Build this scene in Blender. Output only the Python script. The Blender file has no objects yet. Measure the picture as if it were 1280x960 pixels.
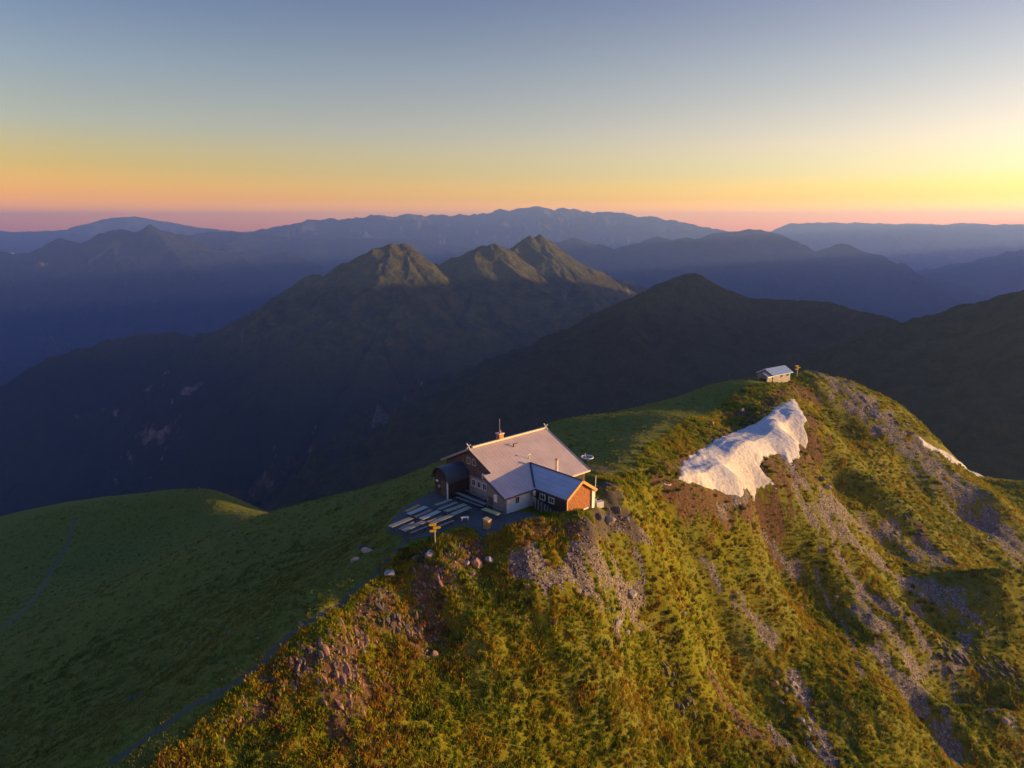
import bpy, bmesh, math, random
import numpy as np
from mathutils import Vector, Matrix
random.seed(7)
RNG = np.random.default_rng(11)
R = math.radians
SC = bpy.context.scene
COL = SC.collection

# ------------------------------------------------------------------ camera, sky, sun, exposure
CAMZ = 33.6; TILT = R(12.5); FPX = 889.0          # focal length in pixels of a 1280 px wide frame
cam = bpy.data.cameras.new('camera'); cam.sensor_width = 36.0; cam.lens = 36.0*FPX/1280.0
cam.clip_start = 0.5; cam.clip_end = 200000.0
camo = bpy.data.objects.new('camera', cam); COL.objects.link(camo)
camo.location = (0, 0, CAMZ); camo.rotation_euler = (R(90)-TILT, 0, 0)
SC.camera = camo

SUN_AZ = 84.0; SUN_EL = 3.2
sun = bpy.data.lights.new('sun', 'SUN'); sun.energy = 5.0; sun.angle = R(0.5); sun.color = (1.0, 0.61, 0.19)
suno = bpy.data.objects.new('sun', sun); COL.objects.link(suno)
sd = Vector((math.sin(R(SUN_AZ))*math.cos(R(SUN_EL)), math.cos(R(SUN_AZ))*math.cos(R(SUN_EL)), math.sin(R(SUN_EL))))
suno.rotation_euler = sd.to_track_quat('Z', 'Y').to_euler()
suno.location = (200, 60, 120)

w = bpy.data.worlds.new('World'); SC.world = w; w.use_nodes = True
nt = w.node_tree; nt.nodes.clear()
def wn(t, **k):
    n = nt.nodes.new(t)
    for a, b in k.items(): setattr(n, a, b)
    return n
sky = wn('ShaderNodeTexSky', sky_type='NISHITA', sun_disc=False)
sky.sun_elevation = R(SUN_EL); sky.sun_rotation = R(SUN_AZ); sky.altitude = 1800
sky.air_density = 1.0; sky.dust_density = 1.6; sky.ozone_density = 1.5
SKY_GRADE = True
bg = wn('ShaderNodeBackground'); out = wn('ShaderNodeOutputWorld')
bg.inputs['Strength'].default_value = 0.1
nt.links.new(bg.outputs[0], out.inputs[0])
# the Nishita sky is pushed towards the deep orange of a dusty evening horizon, by elevation alone
tc = wn('ShaderNodeTexCoord'); sx = wn('ShaderNodeSeparateXYZ')
nt.links.new(tc.outputs['Generated'], sx.inputs[0])
SKY_AWAY = [(0.0, (1.0, 0.40, 0.0)), (0.017, (0.92, 0.38, 0.0)), (0.035, (0.68, 0.28, 0.0)), (0.07, (0.47, 0.26, 0.07)), (0.12, (0.37, 0.26, 0.195)),
             (0.19, (0.30, 0.24, 0.232)), (0.28, (0.19, 0.18, 0.222)), (0.5, (0.17, 0.24, 0.42)), (1.0, (0.20, 0.30, 0.54))]
SKY_SUNWARD = [(0.0, (1.5, 0.62, 0.0)), (0.017, (1.3, 0.60, 0.0)), (0.035, (0.70, 0.40, 0.0)), (0.066, (0.51, 0.355, 0.21)), (0.10, (0.56, 0.35, 0.26)), (0.135, (0.52, 0.33, 0.265)),
             (0.19, (0.44, 0.30, 0.256)), (0.28, (0.31, 0.215, 0.24)), (0.5, (0.24, 0.28, 0.46)), (1.0, (0.20, 0.30, 0.54))]
def sky_ramp(tab):
    rp = wn('ShaderNodeValToRGB'); nt.links.new(sx.outputs['Z'], rp.inputs[0]); el = rp.color_ramp.elements
    while len(el) > 1: el.remove(el[-1])
    el[0].position = 0.0; el[0].color = (*tab[0][1], 1)
    for p_, c_ in tab[1:]:
        e_ = el.new(p_); e_.color = (*c_, 1)
    return rp
ra, rb = sky_ramp(SKY_AWAY), sky_ramp(SKY_SUNWARD)
hx = wn('ShaderNodeCombineXYZ'); nt.links.new(sx.outputs['X'], hx.inputs[0]); nt.links.new(sx.outputs['Y'], hx.inputs[1])
hn = wn('ShaderNodeVectorMath', operation='NORMALIZE'); nt.links.new(hx.outputs[0], hn.inputs[0])
dp_ = wn('ShaderNodeVectorMath', operation='DOT_PRODUCT'); nt.links.new(hn.outputs[0], dp_.inputs[0])
dp_.inputs[1].default_value = (math.sin(R(SUN_AZ)), math.cos(R(SUN_AZ)), 0)
mr = wn('ShaderNodeMapRange'); nt.links.new(dp_.outputs['Value'], mr.inputs[0]); mr.inputs[1].default_value = -0.42; mr.inputs[2].default_value = 0.63
rp = wn('ShaderNodeMix', data_type='RGBA'); nt.links.new(mr.outputs[0], rp.inputs[0]); nt.links.new(ra.outputs[0], rp.inputs[6]); nt.links.new(rb.outputs[0], rp.inputs[7])
vm = wn('ShaderNodeVectorMath', operation='MULTIPLY')
vs = wn('ShaderNodeVectorMath', operation='SCALE'); vs.inputs['Scale'].default_value = 3.0
nt.links.new(sky.outputs[0], vm.inputs[0]); nt.links.new(rp.outputs[2], vm.inputs[1])
nt.links.new(vm.outputs[0], vs.inputs[0]); nt.links.new(vs.outputs[0], bg.inputs[0])
HAZE_D = 9.0e-5; HAZE_COL = (0.25, 0.40, 0.92); HAZE_TOP = 385.0
SC.cycles.volume_bounces = 2
SC.view_settings.view_transform = 'Standard'; SC.view_settings.look = 'None'
SC.view_settings.exposure = 1.86; SC.view_settings.gamma = 1.0

# ------------------------------------------------------------------ helpers
CT, ST = math.cos(TILT), math.sin(TILT)
def tag(o, label=None, cat=None, group=None, kind=None):
    if label: o['label'] = label
    if cat: o['category'] = cat
    if group: o['group'] = group
    if kind: o['kind'] = kind
    return o
def at(px, py, Y):
    """world point on the line of sight of a photo pixel at forward distance Y"""
    px = np.asarray(px, float); py = np.asarray(py, float); Y = np.asarray(Y, float)
    a = (px-640)/FPX; b = (480-py)/FPX
    dy = CT + b*ST; dz = -ST + b*CT
    return np.stack([a*Y/dy, Y + 0*a, CAMZ + dz/dy*Y], -1)
def ray(px, py):
    a = (px-640)/FPX; b = (480-py)/FPX
    return np.array([a, CT+b*ST, -ST+b*CT])
def at_z(px, py, z):
    d = ray(px, py); t = (z-CAMZ)/d[2]
    return np.array([d[0]*t, d[1]*t, z])
def pix(x, y, z):
    d = y*CT-(z-CAMZ)*ST
    return 640+FPX*x/d, 480-FPX*(y*ST+(z-CAMZ)*CT)/d

def _h(ix, iy, s):
    n = (ix.astype(np.int64)*374761393 + iy.astype(np.int64)*668265263 + s*974634777) & 0xffffffff
    n = ((n ^ (n >> 13))*1274126177) & 0xffffffff
    return ((n ^ (n >> 16)) & 0xffff)/65535.0
def vnoise(x, y, s=0):
    """gradient noise in about -1..1"""
    ix = np.floor(x); iy = np.floor(y); fx = x-ix; fy = y-iy
    u = fx*fx*fx*(fx*(fx*6-15)+10); v = fy*fy*fy*(fy*(fy*6-15)+10)
    def g(a, b):
        t = _h(ix+a, iy+b, s)*6.2831853
        return np.cos(t)*(fx-a)+np.sin(t)*(fy-b)
    return 1.5*((g(0,0)*(1-u)+g(1,0)*u)*(1-v)+(g(0,1)*(1-u)+g(1,1)*u)*v)
def fbm(x, y, o=4, s=0, rid=False, gain=0.5):
    t = 0.0; a = 1.0
    for i in range(o):
        n = vnoise(x*2.03**i+i*17.3, y*2.03**i-i*9.1, s+i)
        t = t + a*((1-2*np.abs(n)) if rid else n); a *= gain
    return t
def sstep(a, b, x):
    t = np.clip((x-a)/(b-a), 0, 1); return t*t*(3-2*t)
def pl_dist(x, y, pts):
    """distance to a polyline, running parameter (metres) and side"""
    best = np.full(np.shape(x), 1e9); par = np.zeros(np.shape(x)); acc = 0.0
    for (ax, ay), (bx, by) in zip(pts[:-1], pts[1:]):
        L2 = (bx-ax)**2+(by-ay)**2+1e-9
        t = np.clip(((x-ax)*(bx-ax)+(y-ay)*(by-ay))/L2, 0, 1)
        d = np.hypot(x-ax-t*(bx-ax), y-ay-t*(by-ay)); m = d < best
        best = np.where(m, d, best); par = np.where(m, acc+t*math.sqrt(L2), par); acc += math.sqrt(L2)
    return best, par
def in_poly(x, y, P):
    c = np.zeros(np.shape(x), bool)
    for (ax, ay), (bx, by) in zip(P, P[1:]+P[:1]):
        m = ((ay > y) != (by > y)) & (x < (bx-ax)*(y-ay)/(by-ay+1e-12)+ax)
        c ^= m
    return c
def mesh_np(name, V, Fq, mat=None, attrs=None, smooth=True):
    me = bpy.data.meshes.new(name)
    V = np.asarray(V, np.float32); Fq = np.asarray(Fq, np.int32)
    n = Fq.shape[1]
    me.vertices.add(len(V)); me.vertices.foreach_set('co', V.ravel())
    me.loops.add(Fq.size); me.loops.foreach_set('vertex_index', Fq.ravel())
    me.polygons.add(len(Fq)); me.polygons.foreach_set('loop_start', np.arange(0, Fq.size, n, dtype=np.int32))
    me.update(calc_edges=True)
    if smooth: me.polygons.foreach_set('use_smooth', np.ones(len(Fq), bool))
    for k, v in (attrs or {}).items():
        a = me.attributes.new(k, 'FLOAT', 'POINT'); a.data.foreach_set('value', np.asarray(v, np.float32).ravel())
    if mat: me.materials.append(mat)
    return me
def link(name, me, parent=None, loc=None):
    o = bpy.data.objects.new(name, me); COL.objects.link(o)
    if parent is not None: o.parent = parent
    if loc is not None: o.location = loc
    return o
def grid_faces(nr, nc):
    i = np.arange(nr*nc).reshape(nr, nc)
    return np.stack([i[:-1,:-1], i[:-1,1:], i[1:,1:], i[1:,:-1]], -1).reshape(-1, 4)
def empty(name, loc=(0,0,0), rz=0.0):
    o = bpy.data.objects.new(name, None); COL.objects.link(o)
    o.location = loc; o.rotation_euler = (0, 0, rz); o.empty_display_size = 0.5
    return o

# ---- material helpers
class NB:
    def __init__(s, name):
        s.m = bpy.data.materials.new(name); s.m.use_nodes = True
        s.t = s.m.node_tree; s.t.nodes.clear()
        s.out = s.n('ShaderNodeOutputMaterial'); s.b = s.n('ShaderNodeBsdfPrincipled')
        s.t.links.new(s.b.outputs[0], s.out.inputs[0]); s.b.inputs['Roughness'].default_value = 0.85
        s.b.inputs['Specular IOR Level'].default_value = 0.25
        s.geo = s.n('ShaderNodeNewGeometry'); s.obj = s.n('ShaderNodeTexCoord')
    def n(s, t, **k):
        x = s.t.nodes.new(t)
        for a, b in k.items(): setattr(x, a, b)
        return x
    def l(s, a, b): s.t.links.new(a, b)
    def noise(s, scale, det=4, rough=0.6, vec=None, dist=0.0):
        x = s.n('ShaderNodeTexNoise'); x.inputs['Scale'].default_value = scale; x.inputs['Detail'].default_value = det
        x.inputs['Roughness'].default_value = rough; x.inputs['Distortion'].default_value = dist
        s.l(vec or s.obj.outputs['Object'], x.inputs['Vector']); return x.outputs[0]
    def vor(s, scale, feat='F1', vec=None, o='Distance', rnd=1.0):
        x = s.n('ShaderNodeTexVoronoi', feature=feat); x.inputs['Scale'].default_value = scale; x.inputs['Randomness'].default_value = rnd
        s.l(vec or s.obj.outputs['Object'], x.inputs['Vector']); return x.outputs[o]
    def mapv(s, scale=(1,1,1), rot=(0,0,0)):
        x = s.n('ShaderNodeMapping'); x.inputs['Scale'].default_value = scale; x.inputs['Rotation'].default_value = rot
        s.l(s.obj.outputs['Object'], x.inputs['Vector']); return x.outputs[0]
    def ramp(s, v, pts):
        x = s.n('ShaderNodeValToRGB'); e = x.color_ramp.elements
        while len(e) > 1: e.remove(e[-1])
        e[0].position = pts[0][0]; e[0].color = (*pts[0][1], 1) if not np.isscalar(pts[0][1]) else (pts[0][1],)*3+(1,)
        for p, c in pts[1:]:
            q = e.new(p); q.color = (*c, 1) if not np.isscalar(c) else (c, c, c, 1)
        s.l(v, x.inputs[0]); return x.outputs[0]
    def mix(s, f, a, b, mode='MIX'):
        x = s.n('ShaderNodeMix', data_type='RGBA', blend_type=mode)
        for i, v in ((0, f), (6, a), (7, b)):
            if isinstance(v, (int, float)): x.inputs[i].default_value = v if i == 0 else (v, v, v, 1)
            elif isinstance(v, tuple): x.inputs[i].default_value = (*v, 1)
            else: s.l(v, x.inputs[i])
        return x.outputs[2]
    def math(s, op, a, b=None, clamp=False):
        x = s.n('ShaderNodeMath', operation=op, use_clamp=clamp)
        for i, v in ((0, a), (1, b)):
            if v is None: continue
            if isinstance(v, (int, float)): x.inputs[i].default_value = v
            else: s.l(v, x.inputs[i])
        return x.outputs[0]
    def attr(s, name, typ='GEOMETRY'):
        x = s.n('ShaderNodeAttribute', attribute_name=name, attribute_type=typ); return x.outputs['Fac']
    def bump(s, h, dist=0.1, strength=1.0):
        x = s.n('ShaderNodeBump'); x.inputs['Distance'].default_value = dist; x.inputs['Strength'].default_value = strength
        s.l(h, x.inputs['Height']); s.l(x.outputs[0], s.b.inputs['Normal']); return x
    def color(s, c):
        if isinstance(c, tuple): s.b.inputs['Base Color'].default_value = (*c, 1)
        else: s.l(c, s.b.inputs['Base Color'])
        return s
def simple(name, c, rough=0.8, var=0.25, scale=3.0, bump=0.0, metal=0.0, stretch=(1,1,1), spec=0.25):
    b = NB(name); v = b.mapv(stretch)
    f = b.ramp(b.noise(scale, 5, 0.65, v), [(0.3, 0.0), (0.7, 1.0)])
    b.color(b.mix(f, tuple(x*(1-var) for x in c), tuple(min(1, x*(1+var)) for x in c)))
    b.b.inputs['Roughness'].default_value = rough; b.b.inputs['Metallic'].default_value = metal
    b.b.inputs['Specular IOR Level'].default_value = spec
    if bump: b.bump(b.noise(scale*4, 4, 0.7, v), bump)
    return b.m

# ------------------------------------------------------------------ terrain height function of the ridge
CP = []   # control points x, y, z
def c_(px, py, Y): CP.append(tuple(at(px, py, Y)))
def x_(x, y, z): CP.append((x, y, z))
for p in [(180,960,45),(290,865,52),(400,770,60),(450,735,65),(500,690,70),(560,668,72.5),(620,655,74.3),(680,652,74.7),(740,660,75.5),
          (790,590,98),(810,555,112),(835,538,126),(860,522,140),(910,497,165),(965,471,190),(1010,464,193),
          # left skyline and left flank
          (880,490,186),(800,508,172),(690,530,152),(600,560,133),(560,575,127),(500,600,120),(360,640,130),(250,690,125),(100,760,110),(0,805,98),(-150,860,90),
          (0,960,55),(100,900,60),(200,850,65),(300,760,75),(400,700,85),(480,650,90),(530,610,100),(640,560,123),(720,545,130),(750,560,112),(745,580,101),(850,510,160),(780,530,140),
          # second spur on the left
          (-150,690,270),(0,655,262),(100,628,258),(180,617,254),(230,613,250),(262,614,247),(320,643,225),(150,700,200),(50,720,190),(-100,760,170),(0,780,150),(250,660,208),(200,650,222),(310,650,205),
          # right skyline
          (1060,477,196),(1130,518,200),(1180,560,196),(1230,600,190),(1280,605,189),(1400,640,186),
          # snow bench
          (850,583,108.5),(885,556,124),(917,541,137.5),(943,530,147),(970,509,160),(990,500,166),
          (880,607,103.5),(910,619,106),(940,620,110),(968,600,121),(1005,560,138),(1010,530,150),
          # right face
          (600,750,66),(700,740,69),(500,800,61),(600,850,60.5),(400,900,52),(500,900,54.5),(600,960,55.5),(450,960,50),(700,960,59.5),(700,850,64),(300,960,47),
          (850,960,67),(1000,960,76),(800,850,72),(850,750,84.5),(760,700,76.5),(700,690,73.2),(850,650,97),(1150,960,85),(1280,960,94),(1450,960,104)]:
    c_(*p)
CREST = [(849,600,-3.5,.3),(860,597,-3.6,.7),(878,590,-4.1,1.2),(897,580,-4.7,1.6),(917,564,-5.4,1.8),(940,551,-6.0,1.8),(961,541,-6.9,1.1),(977,530,-7.2,.7),(989,516,-7.1,.3)]
for px, py, zc, hh in CREST:
    q = at_z(px, py, zc); x_(q[0], q[1], q[2]-hh)
for x, y in [(-13,76.5),(-10,79),(-6,78),(-3,78),(0,79),(3,79),(-3,84),(2,86),(6,84),(8,90),(-5,90),(-9,88),(3,95),(11,91),(14,90),(-12,84),(13,85)]: x_(x, y, -0.05)
def plane_pt(px, py):
    # sloping face falling to azimuth 128 at 30 degrees from the ridge end by the little hut
    nx, ny = math.sin(R(128)), math.cos(R(128)); d = ray(px, py); k = math.tan(R(30))
    z0, X0, Y0 = -7.0, 71.0, 190.0
    t = (z0 + k*(nx*X0+ny*Y0) - CAMZ)/(d[2]+k*(nx*d[0]+ny*d[1]))
    return d[0]*t, d[1]*t, CAMZ+d[2]*t
for p in [(1000,600),(1100,600),(1180,640),(1000,700),(1100,700),(1200,700),(1280,700),(900,800),(1000,800),(1100,800),(1200,850),(1280,800),(1100,900),(950,700),(900,900),(1050,540),(1420,760)]:
    x_(*plane_pt(*p))
# ground hidden behind the crests falls away
for px, py, Y, dy, dz in [(880,490,186,60,-34),(690,530,152,45,-30),(560,575,127,40,-26),(440,620,125,32,-22),(360,640,130,30,-22),(250,690,125,24,-17),(100,760,110,24,-16),(0,805,98,24,-15),
                          (-150,660,290,70,-70),(0,655,262,70,-60),(230,613,250,60,-60),(300,625,235,40,-45),(965,473,190,70,-62),(1060,480,196,60,-58),(1130,520,200,50,-35),(1230,600,190,50,-34),(1400,640,186,50,-34),(330,640,228,60,-60)]:
    q = at(px, py, Y); x_(q[0], q[1]+dy, q[2]+dz)
for x, y, z in [(5,222,-60),(30,235,-68),(55,240,-68),(80,244,-66),(105,246,-66),(-20,20,-2),(0,25,-15),(40,30,-42),(90,60,-68),(140,110,-72),(-60,30,-20),(-90,60,-34),(-170,150,-75),(200,150,-75),(-330,250,-130),(-200,420,-220),(0,330,-160),(100,330,-190),(250,300,-190),(350,250,-150)]:
    x_(x, y, z)
CP = np.array(CP); S_ = 100.0
def _tps(r2): return r2*np.log(r2+1e-12)
def _fit():
    P = CP[:, :2]/S_; n = len(P)
    K = _tps(((P[:,None]-P[None])**2).sum(-1)) + np.eye(n)*2e-4
    A = np.zeros((n+3, n+3)); A[:n,:n] = K; A[:n,n] = 1; A[:n,n+1:] = P; A[n,:n] = 1; A[n+1:,:n] = P.T
    return P, np.linalg.solve(A, np.concatenate([CP[:,2], np.zeros(3)]))
_P, _W = _fit()
def h_base(x, y):
    shp = np.shape(x); X = np.ravel(np.asarray(x, float))/S_; Y = np.ravel(np.asarray(y, float))/S_
    z = _W[-3] + _W[-2]*X + _W[-1]*Y; n = len(_P)
    for i in range(n): z = z + _W[i]*_tps((X-_P[i,0])**2+(Y-_P[i,1])**2)
    return z.reshape(shp)
# hut frame: local x along the main ridge (away to the right), local y to the left and away
HUT_O = (-0.82, 79.46); HUT_AZ = R(90-47.3); HC, HS = math.cos(HUT_AZ), math.sin(HUT_AZ)
def hut_l(x, y): return (x-HUT_O[0])*HC+(y-HUT_O[1])*HS, -(x-HUT_O[0])*HS+(y-HUT_O[1])*HC
def hut_w(s, a, z=0.0): return (HUT_O[0]+s*HC-a*HS, HUT_O[1]+s*HS+a*HC, z)
TER = [at_z(*p, 0.0) for p in [(484,664),(490,650),(505,634),(528,622),(546,612),(575,604),(612,620),(633,640),(660,641),(690,652),(668,657),(645,660),(625,665),(604,671),(592,660),(575,656),(560,661),(538,670),(512,674)]]
_TP = [(p[0], p[1]) for p in TER]
def flat_mask(x, y):
    s, a = hut_l(x, y)
    def box(s0, s1, a0, a1, e):
        d = np.hypot(np.maximum(0, np.maximum(s0-s, s-s1)), np.maximum(0, np.maximum(a0-a, a-a1))); return 1-sstep(0, e, d)
    d, _ = pl_dist(x, y, _TP+_TP[:1]); tp = np.where(in_poly(x, y, _TP), 1.0, 1-sstep(0.0, 1.6, d))
    return np.maximum(np.maximum(tp, box(0.0, 15, -0.2, 13.2, 3.0)), box(4.5, 10, -5.6, 0, 1.6))
def bump_at(px, py):
    """ground point of a pixel on the smooth base surface"""
    d = ray(px, py); t = 30.0; p = None
    for _ in range(4000):
        x, y, z = d[0]*t, d[1]*t, CAMZ+d[2]*t
        if z < float(h_base(np.array([x]), np.array([y]))[0]): break
        t += 0.4
    return x, y
_B = [(px, py, h, ra, rb, az) for px, py, h, ra, rb, az in [
    # px, py, height, radius along, radius across, azimuth of the long side
    (1250,770,8.5,11,6.5,75), (1160,765,-3.0,7,4,100), (1205,845,-7.5,9,5,85), (1255,905,4.5,8,4,90), (1170,900,-2.0,5,3,150),
    (1090,580,4.6,8,5,60), (1130,650,3.4,9,3.5,110), (1050,585,-2.8,7,4,70), (1105,672,-3.0,6,3,110),
    (1250,640,3.4,7,5,100), (1212,640,-3.0,6,3.5,100), (1090,745,-1.3,12,3,150), (1150,870,-1.8,12,4,150),
    (860,830,1.6,9,3,130), (820,790,-1.4,9,2.5,130), (780,880,1.2,8,2.5,135), (930,800,1.0,10,3,140), (960,880,-1.0,10,3,140),
    (600,700,-1.0,4,2.5,60), (640,690,0.6,4,2,60), (560,720,0.8,3.5,2.5,20), (540,770,-1.5,4,2.5,110), (490,765,1.0,3.5,2,110), (430,830,0.7,4,3,110),
    (720,800,0.8,6,3,140), (650,800,-0.6,7,2.5,140), (620,900,0.6,6,2.5,135), (900,520,0.5,8,3,60), (1030,560,-1.0,8,3,130),
    (272,630,3.8,9,15,0), (700,760,-0.5,6,2.5,120), (560,850,-0.5,6,2.5,125)]]
_BW = [(*bump_at(px, py), h, ra, rb, R(90-az)) for px, py, h, ra, rb, az in _B]
SNOW1 = [(847.6,602),(847,586),(855.6,576.7),(871.7,565),(890,553.7),(917.5,541),(940.4,531),(958.7,520.5),(970,509),(986,502),(993,498.7),(1000,510),(1007,521.7),(1004.6,531),(1011.4,549),(1009,558),(997.7,556),(1000,570),(986,579),(979,570),(970,566),(952,574),(948,584),(957,597),(968,609),(954,609.5),(946,615),(929,620),(910.6,619),(894.6,611),(871.7,608.7)]
SNOW1W = [bump_at(*p) for p in SNOW1]
def snow_mask(x, y):
    d, _ = pl_dist(x, y, SNOW1W+SNOW1W[:1]); return np.where(in_poly(x, y, SNOW1W), 1.0, 1-sstep(0.5, 4.0, d))
def face_side(x, y):
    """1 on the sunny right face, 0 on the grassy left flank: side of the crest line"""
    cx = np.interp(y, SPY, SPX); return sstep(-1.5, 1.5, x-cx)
SPW = [at(180,960,45), at(290,865,52), at(400,770,60), at(450,735,65), at(500,690,70), at(560,668,72.5), at(790,590,98), at(810,555,112), at(860,522,140), at(910,497,165), at(1000,469,190)]
SPY = [0.0]+[p[1] for p in SPW]+[320.0]; SPX = [SPW[0][0]-30]+[p[0] for p in SPW]+[SPW[-1][0]+20]
def H(x, y, micro=True):
    z = h_base(x, y)
    for bx, by, h, ra, rb, th in _BW:
        u = (x-bx)*math.cos(th)+(y-by)*math.sin(th); v = -(x-bx)*math.sin(th)+(y-by)*math.cos(th)
        z = z + h*np.exp(-(u/ra)**2-(v/rb)**2)
    fm = flat_mask(x, y); fs = face_side(x, y)
    t = x*math.sin(R(38))+y*math.cos(R(38)); n = x*math.sin(R(128))+y*math.cos(R(128))
    edge = 1-np.exp(-((x-np.interp(y, SPY, SPX))/4.0)**2)
    big = 0.95*fbm(t/17+3, n/42, 3, 5)*fs*edge + 0.5*fbm(x/22, y/22, 2, 9)*(1-fs)*edge
    rib = 0.5*fbm(t/6.5+0.6*vnoise(n/14, t/14, 3), n/26, 3, 21, gain=0.6)*fs*edge
    sm = 1-0.92*snow_mask(x, y)
    z = z + (big+rib)*(1-fm)*sm
    if micro:
        r = np.hypot(x, y); near = (1-0.3*sstep(120, 260, r))*sm
        z = z + (1-fm)*near*(0.20*fbm(x/3.1, y/3.1, 4, 31, gain=0.6)*(0.35+0.65*fs) + 0.10*fbm(x/0.95, y/0.95, 3, 41)*(0.3+0.7*fs))
        # little sheep-track steps along the slope
        z = z + (1-fm)*fs*0.09*np.sin(z*3.4+2.2*vnoise(x/5, y/5, 8)*2)*sstep(-0.2, 0.5, vnoise(x/13, y/13, 77)+0.1)
    z = z*(1-fm) + fm*(-0.03)
    return z
def H1(x, y): return float(H(np.array([float(x)]), np.array([float(y)]))[0])

# polar grid of ground vertices, fine near the camera
NA, NR = 1000, 720
AZ = np.linspace(R(-62), R(62), NA); RR = 22*np.exp(np.linspace(0, math.log(430/22.0), NR))
AA, RG = np.meshgrid(AZ, RR); GX = RG*np.sin(AA); GY = RG*np.cos(AA)
GZ = H(GX, GY)
def ground_hit(px, py, tmin=30.0):
    """where the line of sight of a photo pixel meets the finished ground"""
    d = ray(px, py); ts = np.arange(tmin, 420, 0.5)
    x, y, z = d[0]*ts, d[1]*ts, CAMZ+d[2]*ts
    az = (np.arctan2(x, y)-AZ[0])/(AZ[1]-AZ[0]); rr = np.log(np.hypot(x, y)/22)/(math.log(430/22.0))*(NR-1)
    i = np.clip(rr.astype(int), 0, NR-1); j = np.clip(az.astype(int), 0, NA-1)
    hit = np.nonzero(z < GZ[i, j])[0]
    k = hit[0] if len(hit) else len(ts)-1
    return np.array([x[k], y[k], GZ[i[k], j[k]]])
def gz(x, y):
    a = (math.atan2(x, y)-AZ[0])/(AZ[1]-AZ[0]); r = math.log(math.hypot(x, y)/22)/math.log(430/22.0)*(NR-1)
    i, j = int(r), int(a); fi, fj = r-i, a-j
    return float((GZ[i,j]*(1-fj)+GZ[i,j+1]*fj)*(1-fi)+(GZ[i+1,j]*(1-fj)+GZ[i+1,j+1]*fj)*fi)

# ------------------------------------------------------------------ ground cover masks, all in world metres
def strokes(L, wob=0.35):
    m = np.zeros_like(GX)
    nz = fbm(GX/3.4, GY/3.4, 6, 55, gain=0.68)
    for pts, wd in L:
        W = [ground_hit(*p)[:2] for p in pts]
        x0 = min(p[0] for p in W)-wd*2; x1 = max(p[0] for p in W)+wd*2; y0 = min(p[1] for p in W)-wd*2; y1 = max(p[1] for p in W)+wd*2
        s = (GX > x0) & (GX < x1) & (GY > y0) & (GY < y1)
        d, _ = pl_dist(GX[s], GY[s], [tuple(p) for p in W])
        m[s] = np.maximum(m[s], 1-sstep(0.25, 1.15, d/wd + wob*nz[s]))
    return m
SCREE = strokes([
    ([(660,708),(690,715),(740,732),(800,738)], 1.7), ([(710,700),(760,722)], 1.0), ([(700,740),(740,745)], 0.8), ([(785,740),(775,775),(772,800)], 0.7),
    ([(1055,712),(1075,740),(1090,775),(1102,830),(1140,880)], 2.3), ([(1100,780),(1140,830),(1160,880),(1185,945)], 2.9), ([(1070,735),(1130,770),(1160,820)], 1.4),
    ([(1000,600),(1040,660),(1080,685),(1170,735),(1215,765)], 2.4), ([(1010,640),(1100,670),(1180,700)], 3.0), ([(960,560),(1000,600),(1020,650)], 1.6),
    ([(1050,485),(1090,510),(1140,560),(1200,615),(1280,700)], 7.5), ([(1110,540),(1180,600),(1230,650),(1280,690)], 6), ([(1110,740),(1150,760)], 1.4),
    ([(920,755),(945,780),(965,800)], 1.4), ([(985,840),(1010,880),(1035,940)], 1.7), ([(880,705),(900,735)], 1.0), ([(960,900),(990,950)], 1.3), ([(1190,850),(1240,885)], 2.4), ([(1160,745),(1210,790),(1190,850)], 1.2),
    ([(770,660),(790,665),(805,670)], 0.8), ([(900,640),(960,680),(1000,720)], 0.8), ([(1020,720),(1060,790),(1080,850)], 0.6), ([(1200,640),(1260,660)], 2.2)], 0.95)
SCREE = SCREE*np.clip(1.15-0.9*np.clip(fbm(GX/1.5, GY/1.5, 4, 63, gain=.7), 0, 1), 0, 1)
DIRT = strokes([
    ([(835,612),(870,618),(930,632),(975,615),(985,590)], 3.0), ([(960,600),(950,580),(975,570)], 3.0), ([(845,585),(900,545),(960,505),(995,490)], 2.2), ([(1010,520),(1020,560),(1000,600)], 3.2), ([(985,480),(1015,500)], 2.6),
    ([(360,830),(420,850),(450,800),(470,775)], 2.0), ([(430,900),(470,850)], 1.6), ([(470,760),(520,790),(550,800)], 2.0), ([(520,725),(560,715),(600,690)], 1.5), ([(590,700),(605,710)], 1.2), ([(520,700),(550,735)],1.2),
    ([(560,730),(520,745)], 1.0), ([(650,665),(700,668),(750,672)], 1.0), ([(910,520),(930,515)], 1.4), ([(900,870),(960,930)], 1.4), ([(1140,650),(1160,680)], 1.2), ([(280,930),(330,900)], 1.0)], 0.95)
YARD = strokes([([(745,612),(768,608),(765,640)], 1.8), ([(735,660),(760,652),(790,655)], 1.2), ([(735,583),(762,588)], 1.2)], 0.9)
_pth = [ground_hit(*p)[:2] for p in [(512,672),(500,684),(486,703),(470,722),(440,745),(400,770),(360,800),(325,832),(290,860),(240,885),(190,920),(140,955)]]
_d, _q = pl_dist(GX, GY, [tuple(p) for p in _pth])
PATH = 1-sstep(0.12, 0.42, _d+0.16*vnoise(GX/1.5, GY/1.5, 3))
_pth2 = [ground_hit(*p)[:2] for p in [(92,650),(85,680),(62,715),(45,745),(20,772),(2,785)]]
_d2, _ = pl_dist(GX, GY, [tuple(p) for p in _pth2]); PATH = np.maximum(PATH, 1-sstep(0.15, 0.8, _d2))
GZ -= 0.12*PATH*(1-sstep(0, 60, _q)*0) ; GZ -= 0.10*SCREE*(0.5+0.5*vnoise(GX/1.2, GY/1.2, 12)) 
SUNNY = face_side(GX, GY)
_g = fbm(GX/9, GY/9, 4, 71)
DRY = np.clip(0.45+0.5*_g, 0, 1)

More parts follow.
